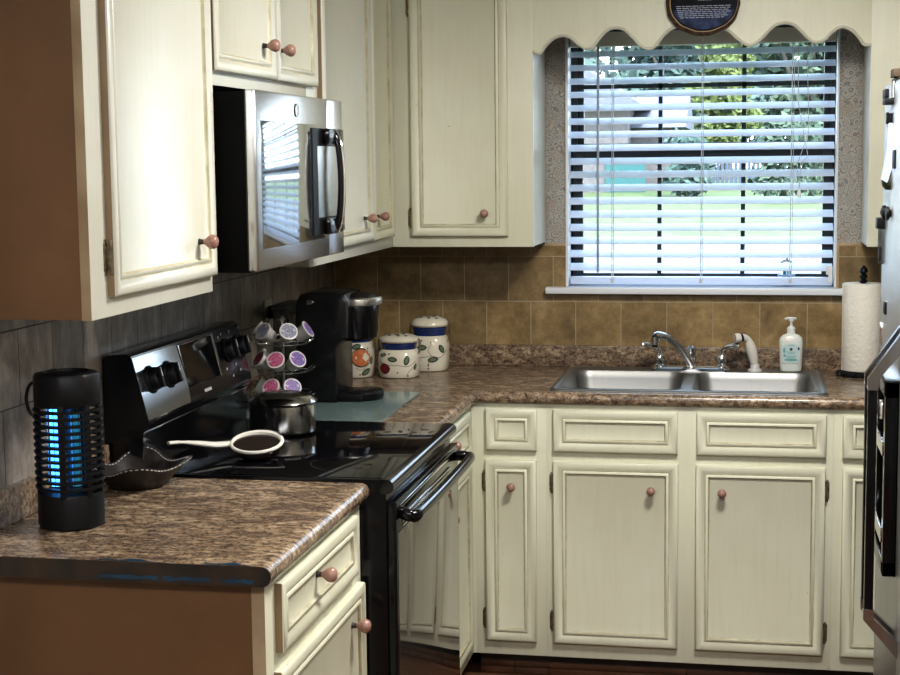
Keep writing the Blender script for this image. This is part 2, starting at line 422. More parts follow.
G = 'cream base cabinets'
base_back('base_cabinet', 'narrow cream base cabinet left of the sink cabinet with one slim door', .622, .842, [(.656, .815)], [(.654, .813, .737, -1)], G)
base_back('sink_base_cabinet', 'wide cream sink base cabinet with two doors under the double sink', .842, 1.702, [(.8655, 1.243), (1.300, 1.680)], [(.8655, 1.246, 1.165, -1), (1.299, 1.679, 1.377, 1)], G)
base_back('base_cabinet', 'cream base cabinet right of the sink cabinet, partly hidden by the refrigerator', 1.702, 2.60, [(1.727, 2.10)], [(1.729, 2.10, 2.03, 0), (2.14, 2.56, 2.2, 0)], G)

# --- left base cabinet between range and corner
t = thing('base_cabinet', 'cream base cabinet in the corner just beyond the black range', 'cabinet', (.3, -.9, 0), G)
carcass(t, .012, .59, -1.254, -.012, .08, .877, CREAM)
b = MB(); b.box(.59, .61, -1.254, -.6098, .08, .877, .0008); b.box(.59, .622, -.6098, -.592, .08, .877); b.build('face_frame', CREAM, t)
toe(t, .012, .54, -1.254, -.012)
dr = panel(t, 'drawer', 'x', .61, -1.215, -.70, .732, .862, MB_BACK); knob(dr, 'x', .619, -1.055, .822)
d = panel(t, 'door', 'x', .61, -1.215, -.70, .127, .702, MB_BACK); knob(d, 'x', .619, -1.09, .618)
# --- near left base cabinet
t = thing('base_cabinet', 'cream base cabinet in the foreground left with brown side panel', 'cabinet', (.3, -2.36, 0), G)
carcass(t, .012, .585, -2.708, -2.022, .08, .877, BROWNP)
b = MB(); b.box(.585, .6098, -2.7095, -2.022, .08, .877, .0008, 0)
for f in b.bm.faces:
    if f.normal.y < -.9: f.material_index = 1
b.build('face_frame', [CREAM, FRTAN], t)
toe(t, .012, .54, -2.708, -2.022)
dr = panel(t, 'drawer', 'x', .6098, -2.652, -2.098, .732, .862, [CREAM, GROOVE, SIDETAN]); knob(dr, 'x', .6185, -2.40, .812, 1.12)
d = panel(t, 'door', 'x', .6098, -2.665, -2.045, .127, .70, [CREAM, GROOVE, SIDETAN]); knob(d, 'x', .6185, -2.135, .628, 1.12)

# --- worktops
def bull(front, zt=.915, zb=.877, back=.60):   # cross-section of the slab in (depth, z)
    r = (zt - zb) / 2
    p = [(back, zb), (front - r, zb)]
    p += [(front - r + r * cos(R(a)), (zt + zb) / 2 + r * sin(R(a))) for a in range(-75, 90, 15)]
    return p + [(front - r, zt), (back, zt)]
ZT, ZB = .915, .877
b = MB()
SX0, SX1, SY0, SY1 = .872, 1.662, -.575, -.072      # sink cut-out
b.box(.0, SX0, -.60, 0, ZB, ZT); b.box(SX1, 2.61, -.60, 0, ZB, ZT)
b.box(SX0, SX1, -.60, SY0, ZB, ZT); b.box(SX0, SX1, SY1, 0, ZB, ZT)
b.box(0, .60, -1.257, -.60, ZB, ZT)
pf = bull(.632)
b.loft([[Vector((x, -d, z)) for d, z in pf] for x in (.60, 2.61)])
b.loft([[Vector((d, y, z)) for d, z in pf] for y in (-1.257, -.60)])
wt = b.build('countertop', LAM, None, (0, 0, 0), label='long L-shaped brown speckled countertop holding the double sink', category='countertop')
b = MB(); b.box(.008, 2.61, -.026, -.008, ZT, .988, .004); b.box(.008, .026, -1.257, -.026, ZT, .988, .004); b.build('backsplash_lip', LAM, wt)
b = MB()
b.box(0.0, .60, -2.735, -2.0155, ZB, ZT); b.loft([[Vector((d, y, z)) for d, z in pf] for y in (-2.735, -2.0155)])
ct = b.build('countertop', LAM, None, (0, 0, 0), label='short brown speckled countertop in the foreground with worn dark end', category='countertop')
b = MB(); b.loft([[Vector((d if d < .61 else d - .0008, y, z + (.0006 if z < .9 else -.0008))) for d, z in bull(.632, back=.01)] for y in (-2.7362, -2.7345)])
b.build('end_cap', LAMDARK, ct)
b = MB()
for (x0, x1, h) in ((.30, .43, .004), (.50, .60, .003)):   # chipped blue streaks along the edge
    pts = [Vector((x0 + (x1 - x0) * i / 8, -2.7348 + (.012 + .008 * sin(i * 1.7)) * sin(PI * i / 8), .9154)) for i in range(9)]
    b.face([Vector((x0, -2.7352, .9154))] + pts[1:-1] + [Vector((x1, -2.7352, .9154))])
for x0, x1 in ((.31, .42), (.43, .52), (.54, .60)):
    lo = [(x0 + (x1 - x0) * i / 7, .8815 + .003 * abs(sin(i * 2.3 + x0 * 9))) for i in range(8)]; hi = [(x0 + (x1 - x0) * i / 7, .888 + .004 * abs(sin(i * 1.9 + x0 * 20))) for i in range(8)][::-1]
    b.face([(x, -2.7367, z) for x, z in lo + hi])
b.build('blue_paint_chips', PAINTBLUE, ct, label='smears of blue paint on the worn edge')
b = MB(); b.box(.008, .026, -2.735, -2.0155, ZT, .988, .004); b.build('backsplash_lip', LAM, ct)

# ------------------------------------------------------------------ wall cabinets
ZU = 1.344; XU = .303; YU = -.3283; ZTOP = 2.30
GU = 'cream wall cabinets'
t = thing('wall_cabinet', 'cream wall cabinet in the near left corner with brown side panel', 'cabinet', (.15, -2.4, ZU), GU)
carcass(t, .008, .284, -2.7105, -2.0745, ZU, ZTOP, BROWNP)
b = MB(); b.box(.284, XU, -2.7115, -2.0745, ZU - .001, ZTOP, .0008)
for f in b.bm.faces:
    if f.normal.y < -.9: f.material_index = 1
b.build('face_frame', [CREAMSHEEN, FRTAN], t)
d = panel(t, 'door', 'x', XU, -2.638, -2.086, 1.380, 2.27, MB_LEFT); knob(d, 'x', XU + .009, -2.175, 1.456, 1.1); hinge(d, 'x', XU, -2.638, 1.452, -1); hinge(d, 'x', XU, -2.638, 2.1, -1)
t = thing('wall_cabinet', 'short two-door cream wall cabinet directly above the microwave', 'cabinet', (.15, -1.69, 1.79), GU)
carcass(t, .008, .284, -2.0735, -1.3126, 1.79, ZTOP, CREAM)
b = MB(); b.box(.284, XU, -2.0735, -1.3126, 1.789, ZTOP, .0008); b.build('face_frame', CREAMSHEEN, t)
d = panel(t, 'door', 'x', XU, -2.066, -1.621, 1.819, 2.27, MB_LEFT); knob(d, 'x', XU + .009, -1.70, 1.896, 1.1)
d = panel(t, 'door', 'x', XU, -1.612, -1.250, 1.819, 2.27, MB_LEFT); knob(d, 'x', XU + .009, -1.573, 1.893, 1.1)
t = thing('wall_cabinet', 'tall two-door cream wall cabinet between the microwave and the corner', 'cabinet', (.15, -.8, ZU), GU)
carcass(t, .008, .284, -1.3116, -.012, ZU, ZTOP, CREAM)
b = MB(); b.box(.284, XU, -1.3116, -.3283, ZU - .001, ZTOP, .0008); b.build('face_frame', CREAMSHEEN, t)
d = panel(t, 'door', 'x', XU, -1.205, -.652, 1.380, 2.27, MB_LEFT); knob(d, 'x', XU + .009, -.745, 1.452)
d = panel(t, 'door', 'x', XU, -.645, -.368, 1.380, 2.27, MB_BACK); knob(d, 'x', XU + .009, -.585, 1.452)
t = thing('wall_cabinet', 'single-door cream wall cabinet left of the window', 'cabinet', (.55, -.15, ZU), GU)
b = MB(); b.box(.3035, .7665, YU + .018, -.012, ZU, ZTOP); b.build('carcass', CREAMSHEEN, t)
b = MB(); b.box(.3035, .7675, YU, YU + .018, ZU - .001, ZTOP, .0008); b.build('face_frame', CREAM, t)
d = panel(t, 'door', 'y', YU, .3695, .686, 1.378, 2.27, MB_BACK); knob(d, 'y', YU - .009, .613, 1.452); hinge(d, 'y', YU, .3695, 1.438, -1); hinge(d, 'y', YU, .3695, 2.115, -1)
t = thing('wall_cabinet', 'cream wall cabinet right of the window, behind the refrigerator edge', 'cabinet', (2.2, -.15, ZU), GU)
b = MB(); b.box(1.809, 2.60, YU + .018, -.012, ZU, ZTOP); b.build('carcass', CREAMSHEEN, t)
b = MB(); b.box(1.808, 2.60, YU, YU + .018, ZU - .001, ZTOP, .0008); b.build('face_frame', CREAM, t)
d = panel(t, 'door', 'y', YU, 1.90, 2.22, 1.378, 2.27, MB_BACK); d = panel(t, 'door', 'y', YU, 2.25, 2.57, 1.378, 2.27, MB_BACK)

# camera model, used only to turn scallop outline measurements into metres on the valance plane
CAM = dict(cx=1.4484, cy=-5.2856, cz=1.6174, yaw=.1909, pit=-.1126, rol=-.0105, f=1551.69)
import json
_cy, _sy, _cp, _sp = cos(CAM['yaw']), sin(CAM['yaw']), cos(CAM['pit']), sin(CAM['pit'])
FWD = Vector((-_sy * _cp, _cy * _cp, _sp)); RT = Vector((_cy, _sy, 0)); UPV = RT.cross(FWD)
_c, _s = cos(CAM['rol']), sin(CAM['rol'])
RX = RT * _c + UPV * _s; UY = RT * -_s + UPV * _c; CP = Vector((CAM['cx'], CAM['cy'], CAM['cz']))
# scalloped outline in metres (x, z) along the bottom of the valance
SCALLOP = [(0.7675, 1.9609), (0.7909, 1.9523), (0.8124, 1.9806), (0.8379, 2.0011), (0.8633, 2.0067), (0.8887, 1.9983), (0.9181, 1.9743), (0.9392, 1.9644), (0.9601, 1.9702), (0.9811, 1.9969), (1.0022, 2.0187), (1.0282, 2.0264), (1.0564, 2.0198), (1.0845, 1.9944), (1.1096, 1.9681), (1.1398, 1.9594), (1.1593, 1.9731), (1.184, 2.0042), (1.2086, 2.0211), (1.2455, 2.0308), (1.2978, 2.034), (1.3468, 2.0266), (1.3701, 2.0138), (1.3898, 1.9999), (1.4113, 1.9792), (1.4382, 1.9633), (1.4618, 1.9676), (1.4882, 1.9904), (1.5138, 2.0168), (1.5438, 2.0275), (1.5748, 2.0218), (1.5982, 2.0019), (1.6226, 1.977), (1.6425, 1.9666), (1.6686, 1.9729), (1.688, 1.9923), (1.7085, 2.0071), (1.7275, 2.01), (1.7532, 1.9973), (1.7743, 1.9733), (1.7859, 1.9565), (1.808, 1.9546)]
def smooth(pts, n=4):
    out = []
    for i in range(len(pts) - 1):
        p0 = pts[max(i - 1, 0)]; p1 = pts[i]; p2 = pts[i + 1]; p3 = pts[min(i + 2, len(pts) - 1)]
        for k in range(n):
            t_ = k / n
            out.append(tuple(.5 * ((2 * p1[j]) + (-p0[j] + p2[j]) * t_ + (2 * p0[j] - 5 * p1[j] + 4 * p2[j] - p3[j]) * t_ * t_ + (-p0[j] + 3 * p1[j] - 3 * p2[j] + p3[j]) * t_ ** 3) for j in range(len(p1))))
    return out + [pts[-1]]
sp = smooth(SCALLOP)
t = thing('window_valance', 'cream scalloped wooden valance spanning above the window', 'valance', (1.288, YU, 2.0))
b = MB()
def strip(b, pts, top, y0, y1, mi=0):
    n = len(pts)
    A = [b.bm.verts.new((x, y0, z)) for x, z in pts]; B = [b.bm.verts.new((x, y1, z)) for x, z in pts]
    C = [b.bm.verts.new((x, y0, top)) for x, z in pts]; D = [b.bm.verts.new((x, y1, top)) for x, z in pts]
    F = []
    for i in range(n - 1):
        F += [b.bm.faces.new((A[i], A[i + 1], C[i + 1], C[i])), b.bm.faces.new((B[i + 1], B[i], D[i], D[i + 1])), b.bm.faces.new((A[i + 1], A[i], B[i], B[i + 1])), b.bm.faces.new((C[i], C[i + 1], D[i + 1], D[i]))]
    F += [b.bm.faces.new((A[0], C[0], D[0], B[0])), b.bm.faces.new((A[-1], B[-1], D[-1], C[-1]))]
    bmesh.ops.recalc_face_normals(b.bm, faces=F)
strip(b, sp, ZTOP, YU, YU + .018); b.build('board', CREAM, t)
b = MB()
edge = [Vector((x, YU - .0015, z + .004)) for x, z in sp]
b.tube(edge, .0048, 8); b.build('edge_bead', simple('bead_grey_cream', (.56, .55, .46), .4), t)
# hanging wood slice plaque
t = thing('hanging_plaque', 'round wood slice plaque with dark lettered face hanging on the valance', 'sign', (1.30, YU - .001, 2.09))
def blob(rx, rz, cx, cz, amp, n=72, ph=0):
    return [(cx + (rx + amp * (sin(5 * a + ph) * .5 + sin(11 * a + 1) * .5)) * cos(a), cz + (rz + amp * (sin(7 * a + ph) * .5 + sin(13 * a) * .5)) * sin(a)) for a in [2 * PI * i / n for i in range(n)]]
o_ = blob(.113, .094, 1.300, 2.092, .0022)
i_ = blob(.1025, .084, 1.304, 2.096, .001)
b = MB(); b.loft([[Vector((x, YU - .0015, z)) for x, z in blob(.106, .088, 1.302, 2.093, .002)], [Vector((x, YU - .006, z)) for x, z in o_], [Vector((x, YU - .018, z)) for x, z in o_], [Vector((x, YU - .022, z)) for x, z in blob(.106, .0875, 1.303, 2.094, .0015)]])
pq = b.build('bark_rim', BARK, t)
b = MB(); b.loft([[Vector((x, YU - .021, z)) for x, z in blob(.105, .0865, 1.303, 2.095, .001)], [Vector((x, YU - .0232, z)) for x, z in blob(.1045, .086, 1.303, 2.095, .001)]]); b.build('wood_ring', SLICE, t)
b = MB(); b.loft([[Vector((x, YU - .0225, z)) for x, z in i_], [Vector((x, YU - .0242, z)) for x, z in i_]]); b.build('painted_face', PLAQ, t)
b = MB()
for k in range(7):
    z = 2.052 + .0058 * k; w = .102 * math.sqrt(max(0, 1 - ((z - 2.096) / .084) ** 2)) * .84
    x = 1.304 - w
    while x < 1.304 + w - .012:
        l = random.uniform(.008, .022); l = min(l, 1.304 + w - x); b.box(x, x + l, YU - .0247, YU - .0241, z, z + .0022); x += l + .003
for k, (x, w_) in enumerate(((1.285, .045), (1.262, .09), (1.258, .07))):
    z = 2.105 + k * .016; b.box(x, x + w_ * .45, YU - .0247, YU - .0241, z, z + .003); b.box(x + w_ * .5, x + w_, YU - .0247, YU - .0241, z, z + .003)
b.build('lettering', PLAQT, t)
b = MB()
bb = [(x, z) for x, z in blob(.098, .079, 1.304, 2.096, .0005) if z < 2.077]
b.loft([[Vector((x, YU - .0241, z)) for x, z in bb], [Vector((x, YU - .0243, z)) for x, z in bb]]); b.build('blue_painted_band', PLAQB, t)
b = MB(); b.tube([(1.301, YU - .010, 2.002), (1.301, YU - .012, 1.990), (1.299, YU - .016, 1.982)], .0018, 6); b.build('wire_hook', WIRE, t)

# ------------------------------------------------------------------ blinds
t = thing('venetian_blind', 'white horizontal slat blind hanging inside the window, slats open', 'blinds', (1.287, .03, 2.0))
b = MB(); b.box(.848, 1.722, .004, .052, 1.998, 2.046, .003); b.build('headrail', simple('headrail_cream', (.66, .66, .60), .4), t)
b = MB(); YB = .028
for k in range(17):
    z = 1.2555 + .0449 * k; tl = R(25); n = 6; up = []; dn = []
    for i in range(n + 1):
        s_ = -.0245 + .049 * i / n; camb = .0022 * (1 - (2 * i / n - 1) ** 2)
        y = YB + s_ * cos(tl) - camb * sin(tl); zz = z + s_ * sin(tl) + camb * cos(tl)
        up.append((y, zz + .0013)); dn.append((y, zz - .0013))
    poly = up + dn[::-1]
    b.loft([[Vector((x, y, q)) for y, q in poly] for x in (.8465, 1.722)])
b.build('slats', SLAT, t)
b = MB(); b.box(.8475, 1.721, .006, .050, 1.196, 1.222, .004); b.build('bottom_rail', SLAT, t)
for x in (.990, 1.289, 1.583):
    b = MB()
    for y in (YB - .026, YB + .026): b.tube([(x, y, 1.21), (x, y, 2.0)], .0011, 6)
    b.tube([(x + .006, YB - .027, 1.21), (x + .006, YB - .027, 2.0)], .0009, 6)
    b.box(x - .004, x + .006, YB - .0265, YB - .0245, 1.203, 1.216)
    b.build('ladder_cord', CORD, t)
b = MB(); b.tube([(.945, -.008, 1.995), (.944, -.010, 1.62), (.944, -.008, 1.238)], .0042, 8); b.tube([(.945, .004, 2.012), (.945, -.006, 2.01), (.945, -.008, 1.99)], .0018, 6); b.build('tilt_wand', WANDM, t)
b = MB()
b.tube([(1.600, .0, 2.0), (1.603, -.002, 1.80), (1.636, -.003, 1.625), (1.613, -.004, 1.60), (1.610, -.004, 1.515)], .0011, 6)
b.tube([(1.628, .0, 2.0), (1.638, -.002, 1.70), (1.602, -.003, 1.60), (1.610, -.004, 1.515)], .0011, 6)
pc = b.build('pull_cord', CORD, t)
b = MB(); b.lathe([(0, .018), (.003, .017), (.005, .008), (.0085, -.008), (.0085, -.013), (0, -.014)], (1.610, -.004, 1.503), seg=12); b.build('tassel', WHITEP, pc)
b = MB(); b.box(1.708, 1.722, -.001, .004, 1.205, 1.255, .003); b.box(1.700, 1.722, -.003, .003, 1.232, 1.262, .004); b.build('hold_down_bracket', WHITEP, t)

# ornament on the lower sash rail behind the blind: pale dome on saucer, teal band, wire arch
t = thing('window_ornament', 'small teal and white ornament with a wire arch, behind the lowest blind slats', 'ornament', (1.574, .066, 1.189))
c0 = (1.574, .067, 1.189)
b = MB(); b.lathe([(0, 0), (.012, 0), (.012, .006), (.008, .016), (.026, .026), (.030, .036), (.029, .040), (0, .041)], c0, seg=20, sy=.35); b.build('dish', simple('pale_blue_glaze', (.42, .50, .60), .3), t)
b = MB(); b.box(1.562, 1.574, .062, .072, 1.229, 1.259, .002, 0); b.box(1.576, 1.581, .062, .072, 1.229, 1.257, .001, 0); b.box(1.585, 1.589, .062, .072, 1.229, 1.255, .001, 1)
b.build('striped_body', [simple('teal_glaze', (.01, .26, .30), .3), simple('sea_green', (.20, .45, .36), .4)], t)
b = MB()
for r in (.020, .015): b.tube([(1.573 + r * cos(R(a)), .067, 1.262 + r * .75 * sin(R(a))) for a in range(0, 181, 15)], .0015, 6)
b.tube([(1.575, .067, 1.276), (1.575, .067, 1.284)], .003, 8); b.build('wire_arch', simple('pewter', (.2, .2, .2), .4, .5), t)
b = MB(); b.box(1.533, 1.556, .062, .072, 1.240, 1.250, .002); b.tube([(1.545, .067, 1.245), (1.570, .067, 1.244)], .0018, 6); b.build('side_tag', simple('taupe', (.25, .23, .20), .5), t)

# ------------------------------------------------------------------ microwave
MWSIDE = simple('microwave_black_side', (.002, .002, .002), .6, 0, Specular_IOR_Level=.1)
t = thing('microwave', 'stainless over-the-range microwave with black side under the wall cabinet', 'microwave', (.2, -1.67, 1.385))
MY0, MY1, MZ0, MZ1 = -2.045, -1.318, 1.384, 1.778
b = MB(); b.box(.010, .376, MY0 + .008, MY1 - .004, MZ0, MZ1 - .004, .003); b.build('body', MWSIDE, t)
b = MB(); b.box(.374, .377, MY0 + .002, MY1, MZ0 + .002, MZ1, .001); b.build('door_gasket', simple('warm_dark_edge', (.05, .035, .025), .4), t)
d = MB(); d.box(.377, .400, MY0, -1.466, MZ0, MZ1, .004); d = d.build('door', STEELM, t)
b = MB(); b.box(.3985, .4008, -2.012, -1.500, 1.430, 1.712, .002); b.build('door_window', MWGLASS, d)
# bowed vertical handle; black plate covers dark glass and the handle's painted-in reflection
b = MB(); HY = -1.452
b.box(.4009, .4030, -1.612, -1.335, 1.440, 1.704, .0010); hs = b.build('handle_reflection_plate', BLACKM, d)
b = MB()
b.tube(smooth([(.402, HY, 1.694), (.415, HY, 1.690), (.426, HY, 1.655), (.431, HY, 1.572), (.426, HY, 1.489), (.415, HY, 1.454), (.402, HY, 1.450)]), .0105, 12, sx=.8)
b.box(.4015, .422, HY - .075, HY + .012, 1.664, 1.704, .008); b.box(.4015, .422, HY - .075, HY + .012, 1.440, 1.480, .008)
h = b.build('handle', BLACK, d)
b = MB(); b.tube(smooth([(.421, HY - .004, 1.700), (.435, HY - .004, 1.66), (.4405, HY - .004, 1.572), (.435, HY - .004, 1.484), (.421, HY - .004, 1.444)]), .0035, 8); b.build('handle_trim', CHROME, h)
b = MB(); b.box(.4028, .4045, -1.572, -1.365, 1.484, 1.660, .0008); b.build('grey_reflection', brushed('smoky_reflection', (.46, .46, .45), .3, (1, 1, 8)), hs)  # grey panel stands in for the reflection seen behind the handle
cpn = MB(); cpn.box(.377, .400, -1.463, MY1, MZ0, MZ1, .004); cpn = cpn.build('control_panel', STEELM, t)
b = MB(); b.box(.3985, .4008, -1.455, MY1 + .008, 1.443, 1.704, .002); b.build('keypad', BLACKG, cpn)
b = MB()   # round badge
for r, m in ((.0150, .0005),): b.tube([(.4008, -1.735 + r * cos(2 * PI * i / 28), 1.742 + r * sin(2 * PI * i / 28)) for i in range(28)], m, 6, closed=True)
b.tube([(.4010, -1.735 + .0150 * cos(R(a)), 1.742 + .0150 * sin(R(a))) for a in range(115, 246, 13)], .0014, 6)
b.build('round_badge', BLACK, d)
b = MB(); b.box(.05, .37, MY0 + .03, MY1 - .03, 1.379, 1.3845, .001); b.build('underside_vent', BLACKM, t)

# ------------------------------------------------------------------ range
RY0, RY1 = -2.0105, -1.262
t = thing('range', 'black freestanding electric range with smooth glass cooktop', 'range', (.33, (RY0 + RY1) / 2, 0))
b = MB(); b.box(.03, .668, RY0, RY1, .03, .893, .002); b.box(.08, .60, RY0 + .02, RY1 - .02, 0, .03); b.build('body', BLACK, t)
b = MB(); b.box(.07, .668, RY0 - .0005, RY1 + .0005, .893, .9225, .004)
# rounded metal nose along the front
pn = [(.655, .9235)] + [(.669 + .0165 * cos(R(a)), .9070 + .0165 * sin(R(a))) for a in range(80, -91, -17)] + [(.655, .8905)]
b.loft([[Vector((x, y, z)) for x, z in pn] for y in (RY0 - .001, RY1 + .001)])
ck = b.build('cooktop', BLACK, t)
b = MB(); b.box(.085, .664, RY0 + .012, RY1 - .012, .9226, .9238, .0005); b.build('glass_surface', BLACKG, ck)
RING = simple('burner_ring_print', (.10, .10, .10), .15)
for (x, y, r) in ((.49, -1.44, .112), (.54, -1.845, .088), (.245, -1.84, .108), (.245, -1.44, .083)):
    b = MB()
    for q in (r,):
        for i in range(48):
            a0, a1 = 2 * PI * i / 48, 2 * PI * (i + 1) / 48
            b.face([(x + (q - .001) * cos(a0), y + (q - .001) * sin(a0), .92395), (x + q * cos(a0), y + q * sin(a0), .92395), (x + q * cos(a1), y + q * sin(a1), .92395), (x + (q - .001) * cos(a1), y + (q - .001) * sin(a1), .92395)])
    b.build('burner_ring', RING, ck)
# backguard
bgp = [(.012, .915), (.012, 1.180), (.022, 1.190), (.070, 1.193), (.080, 1.188), (.118, 1.040), (.117, 1.028), (.104, 1.012), (.100, .9225)]
b = MB(); b.loft([[Vector((x, y, z)) for x, z in bgp] for y in (RY0 + .002, RY1 - .002)], ang=None) if False else b.loft([[Vector((x, y, z)) for x, z in bgp] for y in (RY0 + .002, RY1 - .002)])
bg = b.build('backguard', BLACK, t)
def bgf(u, v, w):   # point on tilted face: u = y, v = 0..1 up the face, w = off the face
    p0 = Vector((.118, u, 1.040)); p1 = Vector((.080, u, 1.188)); n = Vector((.148, 0, .038)).normalized()
    return p0.lerp(p1, v) + n * w
b = MB()
b.loft([[bgf(y, v, w) for y, v in ((RY0 + .004, .02), (-1.735, .02), (-1.722, .35), (-1.735, .97), (RY0 + .004, .97))] for w in (-.001, .0012)]); b.build('near_reflection_patch', simple('reflection_patch_silver', (.30, .33, .36), .10, .9), bg)  # bright reflection on the black backguard, put in as a silver patch
b = MB()
b.loft([[bgf(y, v, w) for y, v in ((-1.72, .25), (-1.49, .25), (-1.49, .93), (-1.72, .93))] for w in (-.001, .0016)]); b.build('display_window', BLACKG, bg)
b = MB(); fr4 = [(-1.722, .24), (-1.488, .24), (-1.488, .94), (-1.722, .94)]
b.tube([bgf(y, v, .0015) for y, v in fr4], .0012, 6, closed=True)
for y in (-1.485, -1.478): b.tube([bgf(y, .22, .0015), bgf(y, .96, .0015)], .0012, 6)
b.tube([(.106, RY0 + .004, 1.0135), (.106, RY1 - .01, 1.0135)], .0018, 6); b.build('chrome_trim', CHROME, bg)
b = MB()
for i in range(5): b.loft([[bgf(-1.625 + .010 * i + a, .075 + c, w) for a, c in ((0, 0), (.007, 0), (.007, .05), (0, .05))] for w in (.0005, .0012)])
b.build('maker_mark', simple('silver_print', (.5, .5, .5), .4), bg)
for y, v in ((-1.935, .58), (-1.825, .56), (-1.395, .60), (-1.30, .60)):
    b = MB(); n = Vector((.148, 0, .038)).normalized(); c = bgf(y, v, 0)
    Mx = Vector((1, 0, 0)).rotation_difference(n).to_matrix()
    b.lathe([(0, 0), (.031, 0), (.031, .004), (.026, .007), (.0235, .022), (.021, .025), (0, .0255)], c, 'x', 24, M=None) if False else None
    rings = []
    for r, w in [(1e-4, 0), (.033, 0), (.033, .004), (.028, .007), (.0255, .020), (.023, .023), (1e-4, .0235)]:
        rings.append([c + Mx @ Vector((w, r * cos(2 * PI * i / 24), r * sin(2 * PI * i / 24))) for i in range(24)])
    b.loft(rings)
    M4 = Matrix.Translation(c) @ Mx.to_4x4()
    b.box(.018, .032, -.0065, .0065, -.024, .024, .003, M=M4)
    kn = b.build('control_knob', BLACKM, bg)
    b = MB(); b.box(.0315, .0328, -.0012, .0012, .002, .022, M=M4); b.build('pointer_line', WHITEP, kn)
PR = simple('panel_print', (.45, .45, .45), .4)
b = MB()
for i, (y, v) in enumerate(((-1.44, .86), (-1.415, .90), (-1.435, .30), (-1.36, .32), (-1.35, .9), (-1.27, .92), (-1.335, .2), (-1.40, .15))):
    cc = bgf(y, v, .0012); b.tube([cc, cc + Vector((.0008, 0, 0))], .004, 10)
b.build('indicator_marks', PR, bg)
# oven door + handle + storage drawer
dm = MB(); dm.box(.669, .690, RY0 + .004, RY1 - .004, .205, .872, .004); dr_ = dm.build('oven_door', BLACK, t)
b = MB(); b.box(.688, .6915, RY0 + .014, RY1 - .018, .235, .800, .002); b.build('door_glass', OVGLASS, dr_)
b = MB(); HX, HZ = .730, .838
b.tube(smooth([(.686, RY0 + .045, HZ + .006), (.706, RY0 + .026, HZ + .003), (.720, RY0 + .028, HZ), (HX, RY0 + .055, HZ), (HX + .004, -1.63, HZ), (HX, RY1 - .055, HZ), (.720, RY1 - .028, HZ), (.706, RY1 - .026, HZ + .003), (.686, RY1 - .045, HZ + .006)]), .0125, 12, sx=1.15)
b.build('handle', BLACK, dr_)
b = MB(); b.box(.6895, .6925, RY0 + .04, RY1 - .04, .852, .860, .001)
for k in range(3): b.box(.6905, .6930, RY0 + .06, RY1 - .12, .806 + .0105 * k, .809 + .0105 * k, .0005)
b.build('vent_slot_trim', CHROME, dr_)
b = MB(); b.box(.669, .692, RY0 + .004, RY1 - .004, .045, .195, .004); b.build('storage_drawer', BLACK, t)

# ------------------------------------------------------------------ sink, faucet, sprayer
t = thing('sink', 'double-bowl stainless steel sink set into the countertop', 'sink', (1.263, -.32, ZT))
OX0, OX1, OY0, OY1 = .848, 1.688, -.596, -.048
def rrect(x0, x1, y0, y1, r, z, n=6):
    P = []
    for cx, cy, a in ((x1 - r, y1 - r, 0), (x0 + r, y1 - r, 90), (x0 + r, y0 + r, 180), (x1 - r, y0 + r, 270)):
        for i in range(n + 1): P.append(Vector((cx + r * cos(R(a + 90 * i / n)), cy + r * sin(R(a + 90 * i / n)), z)))
    return P
ZS = ZT + .0015
# bowls
B1 = (.884, 1.248, -.556, -.142); B2 = (1.282, 1.652, -.556, -.142)
b = MB()
bowls = []
for (x0, x1, y0, y1) in (B1, B2):
    m = MB(); rings = []
    for ins, z, r in ((-.006, ZS + .004, .055), (.0, ZS + .003, .052), (.004, ZS - .004, .05), (.008, ZS - .02, .05), (.018, ZS - .14, .05), (.035, ZS - .165, .045), (.08, ZS - .172, .03)):
        rings.append(rrect(x0 + ins, x1 - ins, y0 + ins, y1 - ins, r, z))
    m.loft(rings[:], cap=False); m.bm.faces.new(m.bm.verts[-28:] if False else [v for v in list(m.bm.verts)[-28:]])
    bmesh.ops.recalc_face_normals(m.bm, faces=m.bm.faces)
    for f in m.bm.faces: pass
    bw = m.build('bowl', SINKM, t); bowls.append(bw)
    d = MB(); cx, cy = (x0 + x1) / 2, (y0 + y1) / 2; d.lathe([(0, -.001), (.040, -.001), (.040, .003), (.034, .004), (.028, .001), (0, .001)], (cx, cy, ZS - .1715)); d.build('drain', CHROME, bw)
# deck: outer raised rim + flat between bowls
outer = rrect(OX0, OX1, OY0, OY1, .035, ZT + .0005)
b.loft([outer, rrect(OX0 + .004, OX1 - .004, OY0 + .004, OY1 - .004, .033, ZT + .006), rrect(OX0 + .014, OX1 - .014, OY0 + .014, OY1 - .014, .03, ZT + .0065), rrect(OX0 + .020, OX1 - .020, OY0 + .020, OY1 - .020, .028, ZT + .004)], cap=False)
